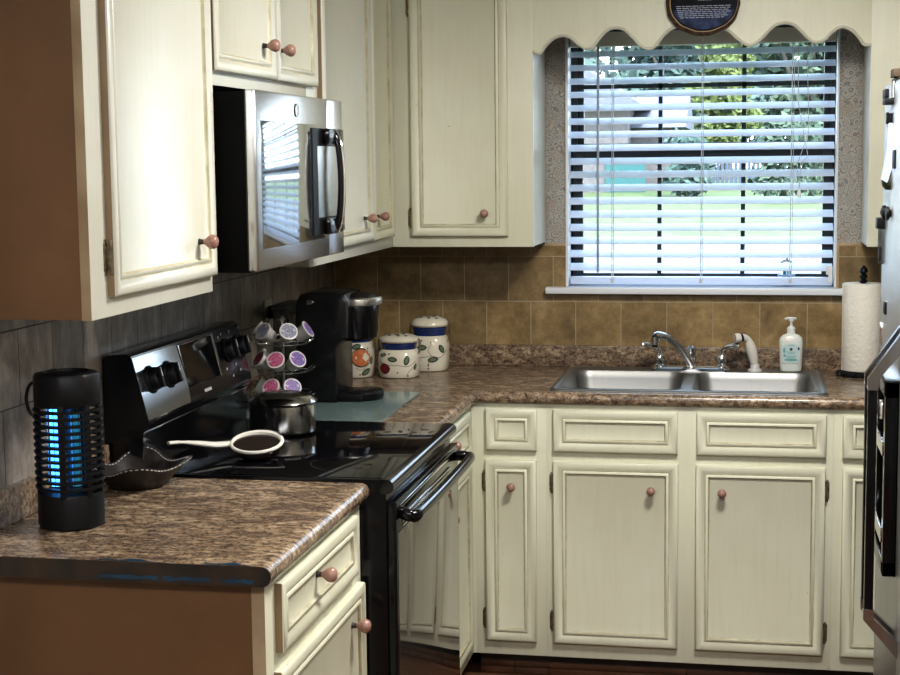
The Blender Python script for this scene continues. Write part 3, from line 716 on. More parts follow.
# deck surface as strips around the bowls (follows their rounded corners)
def deck(b, x0, x1, y0, y1, bx, z):
    inner = rrect(bx[0] - .006, bx[1] + .006, bx[2] - .006, bx[3] + .006, .055, z)
    out = []
    for p in inner:
        cx, cy = (bx[0] + bx[1]) / 2, (bx[2] + bx[3]) / 2
        dx, dy = p.x - cx, p.y - cy
        kx = ((x1 if dx > 0 else x0) - cx) / dx if abs(dx) > 1e-6 else 1e9; ky = ((y1 if dy > 0 else y0) - cy) / dy if abs(dy) > 1e-6 else 1e9
        k = min(kx, ky); out.append(Vector((cx + dx * k, cy + dy * k, z)))
    b.loft([out, inner], cap=False)
    for (xx, yy) in ((x0, y0), (x1, y0), (x0, y1), (x1, y1)):
        near = sorted(out, key=lambda p: (p.x - xx) ** 2 + (p.y - yy) ** 2)
        a = [p for p in near if abs(p.x - xx) < 1e-5][:1]; c = [p for p in near if abs(p.y - yy) < 1e-5][:1]
        if a and c: b.face([Vector((xx, yy, z)), a[0], c[0]])
zd = ZT + .004
mid = (B1[1] + B2[0]) / 2
deck(b, OX0 + .019, mid, OY0 + .019, OY1 - .019, B1, zd); deck(b, mid, OX1 - .019, OY0 + .019, OY1 - .019, B2, zd)
bmesh.ops.remove_doubles(b.bm, verts=b.bm.verts, dist=1e-5)
for f in b.bm.faces:
    f.normal_update()
    if f.normal.z < 0: f.normal_flip()
b.build('rim', SINKM, t, ang=60)

ZF = zd + .0005
t = thing('kitchen_faucet', 'chrome two-lever kitchen faucet behind the sink divider', 'faucet', (1.262, -.105, ZF))
b = MB(); b.loft([rrect(1.130, 1.396, -.135, -.075, .029, ZF), rrect(1.130, 1.396, -.135, -.075, .029, ZF + .008), rrect(1.137, 1.389, -.128, -.082, .023, ZF + .014), rrect(1.146, 1.380, -.12, -.09, .014, ZF + .016)]); b.build('base_plate', CHROME, t)
b = MB(); b.lathe([(0, .012), (.024, .012), (.022, .020), (.018, .026), (.0165, .06), (.019, .066), (.019, .078), (.012, .084), (0, .085)], (1.262, -.105, ZF)); b.build('spout_body', CHROME, t)
b = MB(); b.tube(smooth([(1.266, -.112, ZF + .020), (1.252, -.122, ZF + .045), (1.232, -.143, ZF + .078), (1.205, -.172, ZF + .108), (1.182, -.197, ZF + .124), (1.163, -.217, ZF + .128), (1.151, -.23, ZF + .124)]), [.015, .015, .015, .015, .0148, .0146, .0143, .014, .014, .0138, .0136, .0135, .0133, .013, .013, .013, .013, .0135, .014, .0145, .015, .0155, .0155, .015, .014][:25], 14)
b.lathe([(0, .004), (.0145, .002), (.0145, -.022), (.009, -.024), (0, -.024)], (1.151, -.230, ZF + .122)); b.build('spout', CHROME, t)
b = MB(); b.lathe([(0, -.024), (.0095, -.024), (.0095, -.030), (0, -.030)], (1.151, -.230, ZF + .122)); b.build('aerator', BLACKM, t)
for x, d_, zt_ in ((1.160, -1, 0), (1.364, 1, 0)):
    b = MB(); b.lathe([(0, .012), (.021, .012), (.020, .018), (.015, .023), (.0175, .032), (.0185, .042), (.016, .052), (.009, .060), (.008, .066), (0, .067)], (x, -.105, ZF))
    hb = b.build('handle_body', CHROME, t)
    b = MB(); b.tube(smooth([(x, -.105, ZF + .058), (x + d_ * .004, -.108, ZF + .071), (x + d_ * .018, -.113, ZF + .082), (x + d_ * .038, -.12, ZF + .087), (x + d_ * .058, -.127, ZF + .088)]), [.009, .009, .009, .009, .009, .0092, .0095, .0098, .010, .0103, .0106, .0109, .011, .011, .011, .011, .010][:17], 12, sx=.85); b.build('lever', CHROME, hb)
t = thing('sink_sprayer', 'white pull-out sink sprayer to the right of the faucet', 'sprayer', (1.472, -.105, ZF))
b = MB(); b.lathe([(0, 0), (.024, 0), (.023, .006), (.016, .010), (.015, .022), (.012, .026), (0, .026)], (1.472, -.105, ZF)); b.build('base_collar', simple('sprayer_collar', (.62, .62, .60), .25), t)
pts = smooth([(1.471, -.105, ZF + .020), (1.467, -.107, ZF + .042), (1.461, -.11, ZF + .068), (1.454, -.113, ZF + .092), (1.448, -.117, ZF + .106), (1.438, -.122, ZF + .114), (1.428, -.127, ZF + .115)])
b = MB(); rr_ = []
for i in range(len(pts)):
    u = i / (len(pts) - 1); rr_.append(.0115 + .0065 * sin(min(1, u / .65) * PI) if u < .65 else .0115)
b.tube(pts, rr_, 14); b.build('spray_handle', WHITEC, t)
b = MB(); b.tube([(1.430, -.126, ZF + .115), (1.424, -.129, ZF + .114)], .0135, 14); b.build('dark_ring', BLACKM, t)
b = MB(); b.tube([(1.424, -.129, ZF + .114), (1.414, -.133, ZF + .113), (1.406, -.136, ZF + .112)], [.014, .0165, .0160], 16); b.build('spray_head', WHITEC, t)

# soap dispenser
SXc, SYc = 1.588, -.090
t = thing('soap_dispenser', 'white hand soap pump bottle with teal label beside the sink', 'soap bottle', (SXc, SYc, ZF))
b = MB(); rings = []
for w_, dd, z in ((.030, .018, 0), (.034, .021, .003), (.036, .022, .02), (.0385, .023, .075), (.039, .023, .098), (.036, .022, .112), (.026, .018, .121), (.014, .013, .126), (.013, .013, .131)):
    rings.append([Vector((SXc + w_ * (1 if cos(a) >= 0 else -1) * abs(cos(a)) ** .62, SYc + dd * (1 if sin(a) >= 0 else -1) * abs(sin(a)) ** .8, ZF + z)) for a in [2 * PI * i / 32 for i in range(32)]])
b.loft(rings); b.build('bottle', SOAPM, t)
b = MB()
for (pts_, mi, off) in (([(-.024, .030), (.023, .030), (.029, .045), (.028, .084), (.010, .094), (-.012, .094), (-.029, .084), (-.029, .045)], 0, .0236),):
    b.face([(SXc + x, SYc - off - .0006, ZF + z) for x, z in pts_], mi)
def ell(b, cx, cz, rx, rz, off, mi, n=20): b.face([(cx + rx * cos(2 * PI * i / n), SYc - off, cz + rz * sin(2 * PI * i / n)) for i in range(n)], mi)
ell(b, SXc, ZF + .076, .0045, .005, .0250, 2); ell(b, SXc - .022, ZF + .072, .004, .009, .0250, 1); ell(b, SXc - .021, ZF + .056, .0035, .005, .0250, 1); ell(b, SXc + .024, ZF + .078, .003, .005, .0250, 2)
for k, (x0, x1, z) in enumerate(((-.016, .016, .066), (-.012, .012, .061), (-.018, .018, .052), (-.014, .014, .047), (-.008, .008, .088))): b.box(SXc + x0, SXc + x1, SYc - .0252, SYc - .0246, ZF + z, ZF + z + .0018, mi=1)
ell(b, SXc, ZF + .041, .022, .004, .0249, 1)
b.build('label', [LABEL, TEAL, NAVY], t)
b = MB(); b.lathe([(0, .129), (.0135, .129), (.0135, .143), (.009, .149), (.0045, .150), (.0045, .172), (0, .172)], (SXc, SYc, ZF)); b.lathe([(0, .166), (.009, .166), (.010, .170), (.010, .176), (.006, .179), (0, .179)], (SXc, SYc, ZF))
b.tube([(SXc, SYc, ZF + .174), (SXc - .012, SYc - .005, ZF + .176), (SXc - .021, SYc - .008, ZF + .173)], [.006, .005, .004], 10); b.tube([(SXc, SYc, ZF + .174), (SXc + .016, SYc + .004, ZF + .175)], [.006, .004], 10)
b.build('pump', WHITEP, t)

# paper towel holder
TX, TY = 1.812, -.135
t = thing('paper_towel_holder', 'black ring-based paper towel stand on the counter by the refrigerator', 'towel holder', (TX, TY, ZT))
b = MB(); b.lathe([(0, .002), (.072, .0), (.077, .005), (.077, .011), (.071, .016), (.03, .018), (0, .018)], (TX, TY, ZT))
for i in range(16):
    a = 2 * PI * i / 16; b.tube([(TX + .075 * cos(a), TY + .075 * sin(a), ZT + .008), (TX + .083 * cos(a), TY + .083 * sin(a), ZT + .006)], [.008, .005], 8)
b.build('base', BLACKM, t)
b = MB(); b.tube([(TX, TY, ZT + .015), (TX, TY, ZT + .33)], .006, 10); b.build('pole', BLACKM, t)
b = MB(); b.lathe([(0, .303), (.012, .303), (.013, .308), (.008, .313), (.0125, .320), (.0125, .325), (.0075, .330), (.0135, .338), (.0125, .346), (.006, .354), (0, .359)], (TX, TY, ZT), seg=16); b.build('finial', BLACKM, t)
t = thing('paper_towel_roll', 'white quilted paper towel roll on the black stand', 'paper towels', (TX, TY, ZT + .018))
b = MB(); b.lathe([(.020, .019), (.0625, .019), (.0640, .022), (.0640, .297), (.0625, .3005), (.020, .3005), (.020, .019)], (TX, TY, ZT), seg=48, cap=False)
b.box(TX - .0652, TX - .0632, TY - .03, TY + .01, ZT + .020, ZT + .299, .0005); b.build('sheets', PAPERT, t)

# ------------------------------------------------------------------ canisters
def can_r(prof, z):
    for (r0, z0), (r1, z1) in zip(prof, prof[1:]):
        if z0 <= z <= z1: return r0 + (r1 - r0) * (z - z0) / max(1e-6, z1 - z0)
    return prof[-1][0]
def canister(label, cx, cy, R0, H, deco, rot=0):
    t = thing('ceramic_canister', label, 'canister', (cx, cy, ZT), 'painted ceramic canisters')
    h = H * .64
    prof = [(R0 * .80, 0), (R0 * .90, .002), (R0 * .96, .010), (R0 * 1.0, h * .35), (R0 * 1.0, h * .72), (R0 * .96, h * .90), (R0 * .86, h), (R0 * .80, h + .003)]
    b = MB(); b.lathe([(0, 0)] + prof + [(0, h + .003)], (cx, cy, ZT), seg=40, sq=2.8); body = b.build('body', CERAM, t)
    b = MB(); b.lathe([(0, h), (R0 * .80, h), (R0 * .83, h + .004), (R0 * .83, h + H * .10), (R0 * .87, h + H * .12), (R0 * .87, h + H * .16), (R0 * .83, h + H * .18), (0, h + H * .18)], (cx, cy, ZT), seg=40, sq=2.5); b.build('blue_band', BLUEB, t)
    hl = h + H * .18
    b = MB(); lp = [(0, hl), (R0 * .93, hl), (R0 * .98, hl + .005), (R0 * .97, hl + .012), (R0 * .85, hl + H * .12), (R0 * .55, H - .002), (0, H)]
    b.lathe(lp, (cx, cy, ZT), seg=40, sq=2.3); lid = b.build('lid', CERAM, t)
    # wire bail clamp on both sides
    for s_ in (-1, 1):
        b = MB(); x = cx + s_ * R0 * .94
        b.tube(smooth([(x, cy - .012, ZT + h * .78), (x + s_ * .006, cy - .010, ZT + h), (x + s_ * .004, cy - .008, ZT + hl + .006), (x - s_ * .002, cy, ZT + hl + .010), (x + s_ * .004, cy + .008, ZT + hl + .006), (x + s_ * .006, cy + .010, ZT + h), (x, cy + .012, ZT + h * .78)], 3), .0016, 6)
        b.build('wire_clamp', HINGE, t)
    def sf(a, z, off=.0007):       # a measured from the camera-facing side, to the right
        th = -PI / 2 + a; ca, sa = cos(th), sin(th); q = (abs(ca) ** 2.8 + abs(sa) ** 2.8) ** (-1 / 2.8)
        r = can_r(prof, z) * q + off
        return Vector((cx + r * ca, cy + r * sa, ZT + z))
    def spot(b, a, z, ra, rz, tilt, mi, off=.0009, n=18):
        P = []
        for i in range(n):
            q = 2 * PI * i / n; u = ra * cos(q) * (1 - .0); v = rz * sin(q) * abs(sin(q)) ** .3
            uu = u * cos(tilt) - v * sin(tilt); vv = u * sin(tilt) + v * cos(tilt)
            P.append(sf(a + uu / R0, z + vv, off))
        c_ = b.bm.verts.new(sf(a, z, off + .0004)); V = [b.bm.verts.new(p) for p in P]
        for i in range(n):
            f = b.bm.faces.new((c_, V[i], V[(i + 1) % n])); f.material_index = mi
    b = MB()
    for d_ in deco:
        if d_[0] == 'leaf': spot(b, d_[1], d_[2] * h, .0145 * d_[4] , .0080 * d_[4], d_[3], 1, .0005); spot(b, d_[1], d_[2] * h, .0105 * d_[4], .0045 * d_[4], d_[3], 0, .0012)
        if d_[0] == 'fruit': spot(b, d_[1], d_[2] * h, .020 * d_[3], .019 * d_[3], 0, 1, .0004, 24); spot(b, d_[1], d_[2] * h, .0175 * d_[3], .0165 * d_[3], 0, d_[4], .0011, 24)
        if d_[0] == 'dot': spot(b, d_[1], d_[2] * h, .0028, .0028, 0, 1, .0009, 8)
        if d_[0] == 'stem': b.tube([sf(a, z * h, .0004) for a, z in smooth(list(d_[1]), 5)], .0007, 5, mi=1)
    b.build('painted_decoration', [LEAFG, LEAFD, REDP, ORNG], body)
    b = MB()
    for (dx, dy, s_) in ((-.45, -.55, 1), (.1, -.75, .8), (-.05, -.35, 1.2), (.55, -.6, .8), (-.8, -.2, .6), (.3, -.1, .9)):
        q = math.hypot(dx, dy); rl = q * .8; LZ = [(0, H), (.55, H - .002), (.85, hl + H * .12), (.97, hl + .012)]; zz = next(z0 + (z1 - z0) * (rl - r0) / (r1 - r0) for (r0, z0), (r1, z1) in zip(LZ, LZ[1:]) if rl <= r1) + .0012
        b.lathe([(0, -.002), (.0048 * s_, -.002), (.0048 * s_, .0008), (0, .0012)], (cx + dx * R0 * .8, cy + dy * R0 * .8, ZT + zz), seg=8, sx=1.5)
    b.build('lid_spots', LEAFD, lid)
canister('smaller front ceramic canister with blue band and red apple', .318, -.322, .0675, .142,
    [('leaf', -.62, .86, .1, .85), ('leaf', -.12, .70, -.1, 1.1), ('leaf', .55, .66, 1.35, 1.1), ('leaf', 1.0, .42, 1.2, .8), ('fruit', -.52, .36, .95, 2), ('dot', .12, .22), ('dot', .62, .1), ('dot', -.3, .9),
     ('stem', [(-.8, .62), (-.35, .5), (.2, .48), (.6, .45), (1.0, .62)]), ('stem', [(.55, .1), (.7, .3), (.95, .45)])])
canister('taller rear ceramic canister with blue band and leafy vine', .386, -.150, .0650, .184,
    [('leaf', -.22, .70, .1, 1.2), ('leaf', .78, .66, -1.1, 1.1), ('leaf', .34, .36, .15, 1.2), ('leaf', -.7, .55, 1.0, .9), ('dot', -.25, .9), ('dot', .25, .85), ('dot', .1, .1), ('dot', .1, .2),
     ('stem', [(-.7, .42), (-.2, .42), (.3, .46), (.7, .42), (1.1, .62)]), ('stem', [(.3, .46), (.1, .62), (.3, .82)]), ('stem', [(.15, .36), (.1, .15)])])
canister('ceramic canister with orange fruit, half hidden behind the coffee maker', .168, -.33, .066, .178,
    [('fruit', .55, .60, 1.7, 3), ('leaf', .8, .18, .6, 1.2), ('leaf', .35, .92, .3, 1.1), ('dot', .9, .86), ('dot', .5, .1), ('stem', [(.3, .3), (.6, .25), (1.1, .5)]), ('leaf', 1.15, .5, 1.3, 1.0)])

# ------------------------------------------------------------------ glass board, coffee maker
t = MB(); t.loft([rrect(.040, .470, -1.222, -.700, .018, ZT + .0008), rrect(.040, .470, -1.222, -.700, .018, ZT + .0055)])
brd = t.build('glass_cutting_board', BOARDG, None, (.25, -.95, ZT), label='frosted greenish glass cutting board under the coffee maker', category='cutting board')
ZK = ZT + .0062
t = thing('coffee_maker', 'black single-serve coffee maker with silver lift handle', 'coffee maker', (.24, -.83, ZK))
b = MB()
side = [(.150, ZK), (.268, ZK), (.272, ZK + .03), (.272, ZK + .16), (.285, ZK + .18), (.308, ZK + .19), (.310, ZK + .30), (.298, ZK + .318), (.27, ZK + .325), (.19, ZK + .325), (.165, ZK + .318), (.150, ZK + .295)]
def rprism(b, poly, y0, y1, r, mi=0):
    cx = sum(p[0] for p in poly) / len(poly); cz = sum(p[1] for p in poly) / len(poly)
    def ins(k): return [(cx + (x - cx) * (1 - k / .09), cz + (z - cz) * (1 - k / .16)) for x, z in poly]
    rings = []
    for k, yy in ((r, y0), (r * .3, y0 + r * .3), (0, y0 + r), (0, y1 - r), (r * .3, y1 - r * .3), (r, y1)):
        rings.append([Vector((x, yy, z)) for x, z in ins(k)])
    b.loft(rings, mi)
rprism(b, side, -.945, -.752, .012); b.build('housing', simple('glossy_black_plastic', (.006, .006, .007), .24), t)
b = MB(); b.lathe([(0, ZK + .178), (.050, ZK + .178), (.056, ZK + .184), (.060, ZK + .23), (.062, ZK + .29), (.058, ZK + .300), (0, ZK + .302)], (.312, -.84, 0), seg=32, sy=1.3); b.build('brew_head', BLACK, t)
b = MB(); b.lathe([(.0565, .300), (.060, .304), (.0655, .300), (.0665, .291), (.0655, .282), (.061, .280), (.0565, .284), (.0565, .300)], (.318, -.84, ZK), seg=36, sy=1.28, cap=False)
b.build('lift_handle', brushed('satin_silver', (.66, .65, .62), .3, (1, 1, 1)), t)
b = MB(); b.lathe([(0, .298), (.056, .298), (.050, .308), (.03, .314), (0, .315)], (.312, -.84, ZK), seg=32, sy=1.25); b.build('lid', BLACKM, t)
b = MB(); b.box(.250, .340, -.920, -.765, ZK, ZK + .022, .006); b.lathe([(0, 0), (.052, 0), (.055, .006), (.055, .020), (.052, .0245), (0, .0245)], (.330, -.84, ZK), seg=32, sy=1.25); tr_ = b.build('drip_tray', BLACKM, t)
b = MB()
for k in range(6): b.box(.292 + k * .014, .297 + k * .014, -.885, -.795, ZK + .0245, ZK + .0262, .0005)
b.build('tray_grate', BLACK, tr_)
b = MB(); b.box(.072, .146, -.925, -.76, ZK + .03, ZK + .270, .012); b.build('water_reservoir', SMOKEP, t)
b = MB(); b.box(.070, .148, -.927, -.758, ZK + .270, ZK + .285, .005); b.build('reservoir_lid', simple('smoky_lid', (.06, .065, .065), .3), t)
b = MB(); b.box(.074, .15, -.92, -.765, ZK, ZK + .03, .004); b.build('reservoir_base', BLACKM, t)
b = MB(); b.lathe([(0, 0), (.008, 0), (.007, .002), (0, .003)], (.195, -.9462, ZK + .295), '-y', 14, sx=1.5); b.build('side_button', CHROME, t)

# ------------------------------------------------------------------ pod carousel
CX, CY = .148, -1.065
t = thing('pod_carousel', 'chrome wire coffee pod carousel beside the coffee maker', 'pod holder', (CX, CY, ZK))
b = MB(); b.tube([(CX, CY, ZK), (CX, CY, ZK + .255)], .004, 10); b.lathe([(0, .25), (.007, .252), (.008, .259), (.004, .266), (0, .268)], (CX, CY, ZK), seg=12); b.build('pole', WIRE, t)
b = MB(); b.lathe([(0, 0), (.062, 0), (.064, .004), (.058, .008), (.01, .012), (0, .012)], (CX, CY, ZK), seg=32); b.build('base', WIRE, t)
tiers = [(ZK + .038, 0.0), (ZK + .115, .35), (ZK + .195, .0)]
for (zt_, ph) in tiers:
    b = MB()
    for r, z in ((.036, 0), (.070, -.006)): b.tube([(CX + r * cos(2 * PI * i / 36), CY + r * sin(2 * PI * i / 36), zt_ + z) for i in range(36)], .0016, 6, closed=True)
    for i in range(6):
        a = ph + 2 * PI * i / 6 + PI / 6
        b.tube([(CX, CY, zt_), (CX + .070 * cos(a), CY + .070 * sin(a), zt_ - .006)], .0013, 6)
    for i in range(6):
        a = ph + 2 * PI * i / 6; e = Vector((cos(a), sin(a), 0)); s_ = Vector((-sin(a), cos(a), 0)); c = Vector((CX, CY, zt_))
        b.tube(smooth([c + e * .068 + s_ * .018 + Vector((0, 0, -.006)), c + e * .084 + s_ * .024 + Vector((0, 0, .004)), c + e * .090 + s_ * .012 + Vector((0, 0, .008)), c + e * .090 - s_ * .012 + Vector((0, 0, .008)), c + e * .084 - s_ * .024 + Vector((0, 0, .004)), c + e * .068 - s_ * .018 + Vector((0, 0, -.006))], 3), .0013, 6)
    b.build('wire_tier', WIRE, t)
def lidmat(name, c1, c2):
    m, nt, bb = new_mat(name); v = coords(nt, (1, 1, 1)); f = noise(nt, v, 70, 2)
    L(nt, ramp(nt, f, [(.42, c1), (.5, c2), (.58, c1), (.66, (.55, .52, .58))]), bb.inputs['Base Color']); bb.inputs['Roughness'].default_value = .25; return m
PINK = lidmat('pod_lid_pink', (.32, .05, .13), (.48, .17, .27)); PURP = lidmat('pod_lid_purple', (.28, .14, .34), (.10, .12, .30)); WINE = lidmat('pod_lid_wine', (.10, .012, .02), (.28, .04, .08)); GREYL = lidmat('pod_lid_grey', (.35, .35, .42), (.16, .17, .25))
def pod(tier, idx, lm, label):
    zt_, ph = tiers[tier]; a = ph + 2 * PI * idx / 6
    o = thing('coffee_pod', label, 'coffee pod', (0, 0, 0), 'coffee pods on the carousel')
    b = MB(); b.lathe([(0, 0), (.0170, 0), (.0185, .002), (.0225, .036), (.0235, .038), (.0262, .0385), (.0262, .0415), (.0235, .042), (0, .042)], seg=24); b.build('cup', PODW, o)
    b = MB(); b.lathe([(0, .042), (.0222, .042), (.0218, .0426), (0, .0426)], seg=24); b.build('foil_lid', lm, o)
    o.location = (CX + .041 * cos(a), CY + .041 * sin(a), zt_ + .012)
    # pod axis leans outward
    ax = Vector((cos(a) * sin(R(56)), sin(a) * sin(R(56)), cos(R(56))))
    o.rotation_mode = 'QUATERNION'; o.rotation_quaternion = Vector((0, 0, 1)).rotation_difference(ax)
    return o
# index 4.5 faces the camera (angle -90 deg)
pod(2, 4, GREYL, 'coffee pod with white cup, front left of the top carousel tier')
pod(2, 5, GREYL, 'coffee pod with grey lid, right of the top carousel tier')
pod(2, 3, WINE, 'coffee pod seen from its side, leftmost on the top carousel tier')
pod(2, 0, PURP, 'coffee pod facing the coffee maker, rear right of the top tier')
pod(1, 4.17, PINK, 'coffee pod with pink printed lid facing forward on the middle tier')
pod(1, 3.33, WINE, 'coffee pod with dark wine-red lid, left of the pink one on the middle tier')
pod(1, 5.0, PURP, 'coffee pod with lilac printed lid, right side of the middle tier')
pod(1, 2.5, PURP, 'coffee pod with blue-purple lid, leftmost on the middle tier next to the range')
pod(0, 4.3, PINK, 'coffee pod with pink lid on the lowest tier behind the pot')
pod(0, 5.1, PURP, 'coffee pod with purple and blue lid, right side of the lowest tier')
pod(0, 3.3, GREYL, 'white coffee pod at the left of the lowest tier above the pot lid')

# outlets
for nm, lab, y, z, plug in (('wall_outlet', 'ivory wall outlet plate behind the bug zapper', -2.272, 1.135, 0), ('wall_outlet', 'ivory wall outlet plate with black plug behind the pod carousel', -.765, 1.150, 1)):
    t = thing(nm, lab, 'outlet', (.008, y, z), 'wall outlets')
    b = MB(); b.box(.008, .014, y - .036, y + .036, z - .058, z + .058, .002); b.build('cover_plate', IVORY, t)
    b = MB()
    for s_ in (-1, 1): b.box(.0138, .0165, y - .016, y + .016, z + s_ * .020 - .014, z + s_ * .020 + .014, .003)
    b.build('receptacles', IVORY, t)
t = thing('power_adapter', 'black power plug in the outlet behind the pod carousel', 'plug', (.03, -.765, 1.17))
b = MB(); b.box(.0168, .062, -.790, -.742, 1.150, 1.190, .006); b.build('plug_body', BLACKM, t)
b = MB(); b.tube(smooth([(.060, -.766, 1.158), (.075, -.768, 1.14), (.066, -.78, 1.05), (.060, -.80, .99), (.09, -.80, .945)]), .0035, 8); b.build('cord', BLACKM, t)

# ------------------------------------------------------------------ pot and spoon rest on the cooktop
PX, PY, PZ = .262, -1.452, .9242
t = thing('stock_pot', 'stainless steel pot with domed lid on the rear of the cooktop', 'pot', (PX, PY, PZ))
b = MB(); b.lathe([(0, 0), (.078, 0), (.084, .004), (.086, .012), (.086, .075), (.0885, .078), (.0865, .080), (.083, .078), (.083, .02), (0, .02)], (PX, PY, PZ), seg=48); b.build('pot_body', POTM, t)
b = MB(); b.lathe([(0, .079), (.089, .079), (.0905, .082), (.088, .086), (.075, .096), (.045, .104), (.015, .107), (0, .107)], (PX, PY, PZ), seg=48); ld = b.build('lid', POTM, t)
b = MB(); b.tube(smooth([(PX - .078, PY + .030, PZ + .062), (PX - .105, PY + .045, PZ + .068), (PX - .125, PY + .055, PZ + .070)]), [.007] * 9, 8, sx=.6); b.build('handle', BLACKM, t)
# spoon rest: ladle-shaped, lying along x
t = thing('spoon_rest', 'white ladle-shaped ceramic spoon rest with dark bowl on the cooktop', 'spoon rest', (.30, -1.80, PZ))
SXX, SYY = .309, -1.815
b = MB()
Mt = Matrix.Rotation(R(18), 3, 'X')     # opening tipped toward the room
def bowlring(r, h): return [Vector((SXX, SYY, PZ + .034)) + Mt @ Vector((r * cos(2 * PI * i / 40) * 1.05, r * sin(2 * PI * i / 40) * .85, h)) for i in range(40)]
b.loft([bowlring(.0580, .004), bowlring(.0570, -.006), bowlring(.050, -.020), bowlring(.034, -.030), bowlring(.012, -.034)], 0)
b.loft([bowlring(.0580, .004), bowlring(.0600, .0045), bowlring(.0615, .001), bowlring(.0610, -.006)], cap=False) if False else None
bo = b.build('bowl', DARKCER, t)
b = MB(); rim = bowlring(.0580, .004); b.tube(rim, [.0045 + .0035 * max(0, sin(2 * PI * i / 40)) for i in range(40)], 8, closed=True)
b.build('rim', WHITEC, t)
b = MB(); 
for i in range(5, 10):
    a = 2 * PI * (i * .62 + .6) / 40 * 1.0
    c = Vector((SXX, SYY, PZ + .034)) + Mt @ Vector((.0600 * 1.05 * cos(a), .0600 * .87 * sin(a), .0120)); b.lathe([(0, -.001), (.0022, -.001), (.0018, .0012), (0, .0012)], c, seg=6)
b.build('rim_lettering', LEAFD, t)
b = MB()
hpts = smooth([(.260, SYY + .010, PZ + .034), (.246, SYY + .004, PZ + .034), (.232, SYY - .008, PZ + .033), (.212, SYY - .025, PZ + .034), (.190, SYY - .045, PZ + .040), (.168, SYY - .062, PZ + .045), (.146, SYY - .080, PZ + .049), (.127, SYY - .100, PZ + .050)])
n_ = len(hpts); b.tube(hpts, [.008 + .008 * sin(min(1, i / n_ * 1.25) * PI) if i / n_ < .8 else .009 for i in range(n_)], 14, sx=.5)
b.build('handle', WHITEC, t)

# ------------------------------------------------------------------ bug zapper and leather tray on near counter
ZX, ZY = .145, -2.485
t = thing('bug_zapper', 'black caged electric bug zapper with glowing blue tubes', 'bug zapper', (ZX, ZY, ZT))
def octa(r, z, n=8, ph=R(12), cor=.22):
    P = []
    for i in range(n):
        a0 = ph + 2 * PI * i / n
        for k in (-1, 1): P.append(Vector((ZX + r * cos(a0 + k * cor * PI / n), ZY + r * sin(a0 + k * cor * PI / n), ZT + z)))
    return P
ZR = .0645
b = MB(); b.loft([octa(ZR * .94, 0), octa(ZR, .004), octa(ZR, .062), octa(ZR * .97, .068), octa(ZR * .80, .070)]); zb_ = b.build('base', BLACKM, t)
b = MB(); b.loft([octa(ZR * .80, .238), octa(ZR * .97, .240), octa(ZR, .246), octa(ZR, .296), octa(ZR * .94, .303), octa(ZR * .72, .306), octa(ZR * .70, .300), octa(ZR * .3, .300)]); b.build('cap', BLACKM, t)
b = MB()
for k in range(12):
    z = .078 + .0137 * k
    b.loft([octa(ZR * 1.05, z), octa(ZR * 1.05, z + .0055), octa(ZR * .88, z + .0055), octa(ZR * .88, z)], cap=False, close=True)
b.build('guard_rings', BLACKM, t)
b = MB()
for a in (R(12), R(102), R(192), R(282), R(-42 + 12), R(57 + 90)):
    b.box(-.004, .004, -.006, .006, .06, .25, .001, M=Matrix.Translation((ZX, ZY, ZT)) @ Matrix.Rotation(a, 4, 'Z') @ Matrix.Translation((ZR * .93, 0, 0)))
b.build('vertical_bars', BLACKM, t)
b = MB(); b.lathe([(0, .07), (.020, .07), (.020, .24), (0, .24)], (ZX + .004, ZY + .024, ZT), seg=16); b.build('inner_core', simple('core_dark', (.01, .02, .03), .4), t)
b = MB(); b.tube([(ZX - .019, ZY - .018, ZT + .082), (ZX - .019, ZY - .018, ZT + .232)], .0115, 14); b.build('glow_tube', UV, t)
b = MB(); b.tube([(ZX + .021, ZY - .014, ZT + .082), (ZX + .021, ZY - .014, ZT + .225)], .009, 14); b.build('glow_tube', UV2, t, label='dimmer right-hand glow tube')
b = MB()
for i in range(20):
    a = 2 * PI * i / 20; x, y = ZX + .041 * cos(a), ZY + .041 * sin(a); b.tube([(x, y, ZT + .07), (x, y, ZT + .24)], .0007, 5)
b.build('inner_grid', WIRE, t)
b = MB(); b.tube(smooth([(ZX - .060, ZY - .005, ZT + .285), (ZX - .074, ZY - .008, ZT + .278), (ZX - .081, ZY - .01, ZT + .252), (ZX - .076, ZY - .008, ZT + .225), (ZX - .062, ZY - .005, ZT + .212)]), .0035, 8); b.build('carry_loop', BLACKM, t)
b = MB(); b.box(-.0015, .0025, -.007, .007, -.014, .014, .002, M=Matrix.Translation((ZX, ZY, ZT + .034)) @ Matrix.Rotation(R(-33), 4, 'Z') @ Matrix.Translation((ZR * .955, 0, 0))); b.build('switch', simple('switch_grey', (.45, .47, .48), .35), zb_)

LX, LY = .128, -2.105
t = thing('leather_tray', 'dark leather catch-all tray with white stitched rim on the near counter', 'tray', (LX, LY, ZT))
def tr(u, a):   # u 0..1 from base edge to rim
    c = abs(cos(2 * (a - R(20)))) ** 2.2            # four pinched corners
    r = .068 + (.032 + .028 * c) * u
    z = .004 + (.038 + .022 * c - .004 * sin(3 * a)) * u ** .9
    return Vector((LX + r * cos(a) * .93, LY + r * sin(a) * 1.05, ZT + z))
n = 64; b = MB(); rings = []
A = [2 * PI * i / n for i in range(n)]
for u in (0, .35, .7, 1): rings.append([tr(u, a) for a in A])
for u in (1, .7, .35, 0): rings.append([tr(u, a) + Vector((-cos(a), -sin(a), .0)) * .0045 + Vector((0, 0, .002 if u == 0 else 0)) for a in A])
b.loft([[Vector((LX + .055 * cos(a), LY + .06 * sin(a), ZT + .0005)) for a in A]] + rings + [[Vector((LX + .03 * cos(a), LY + .03 * sin(a), ZT + .006)) for a in A]])
b.build('leather_body', LEATHER, t)
b = MB()
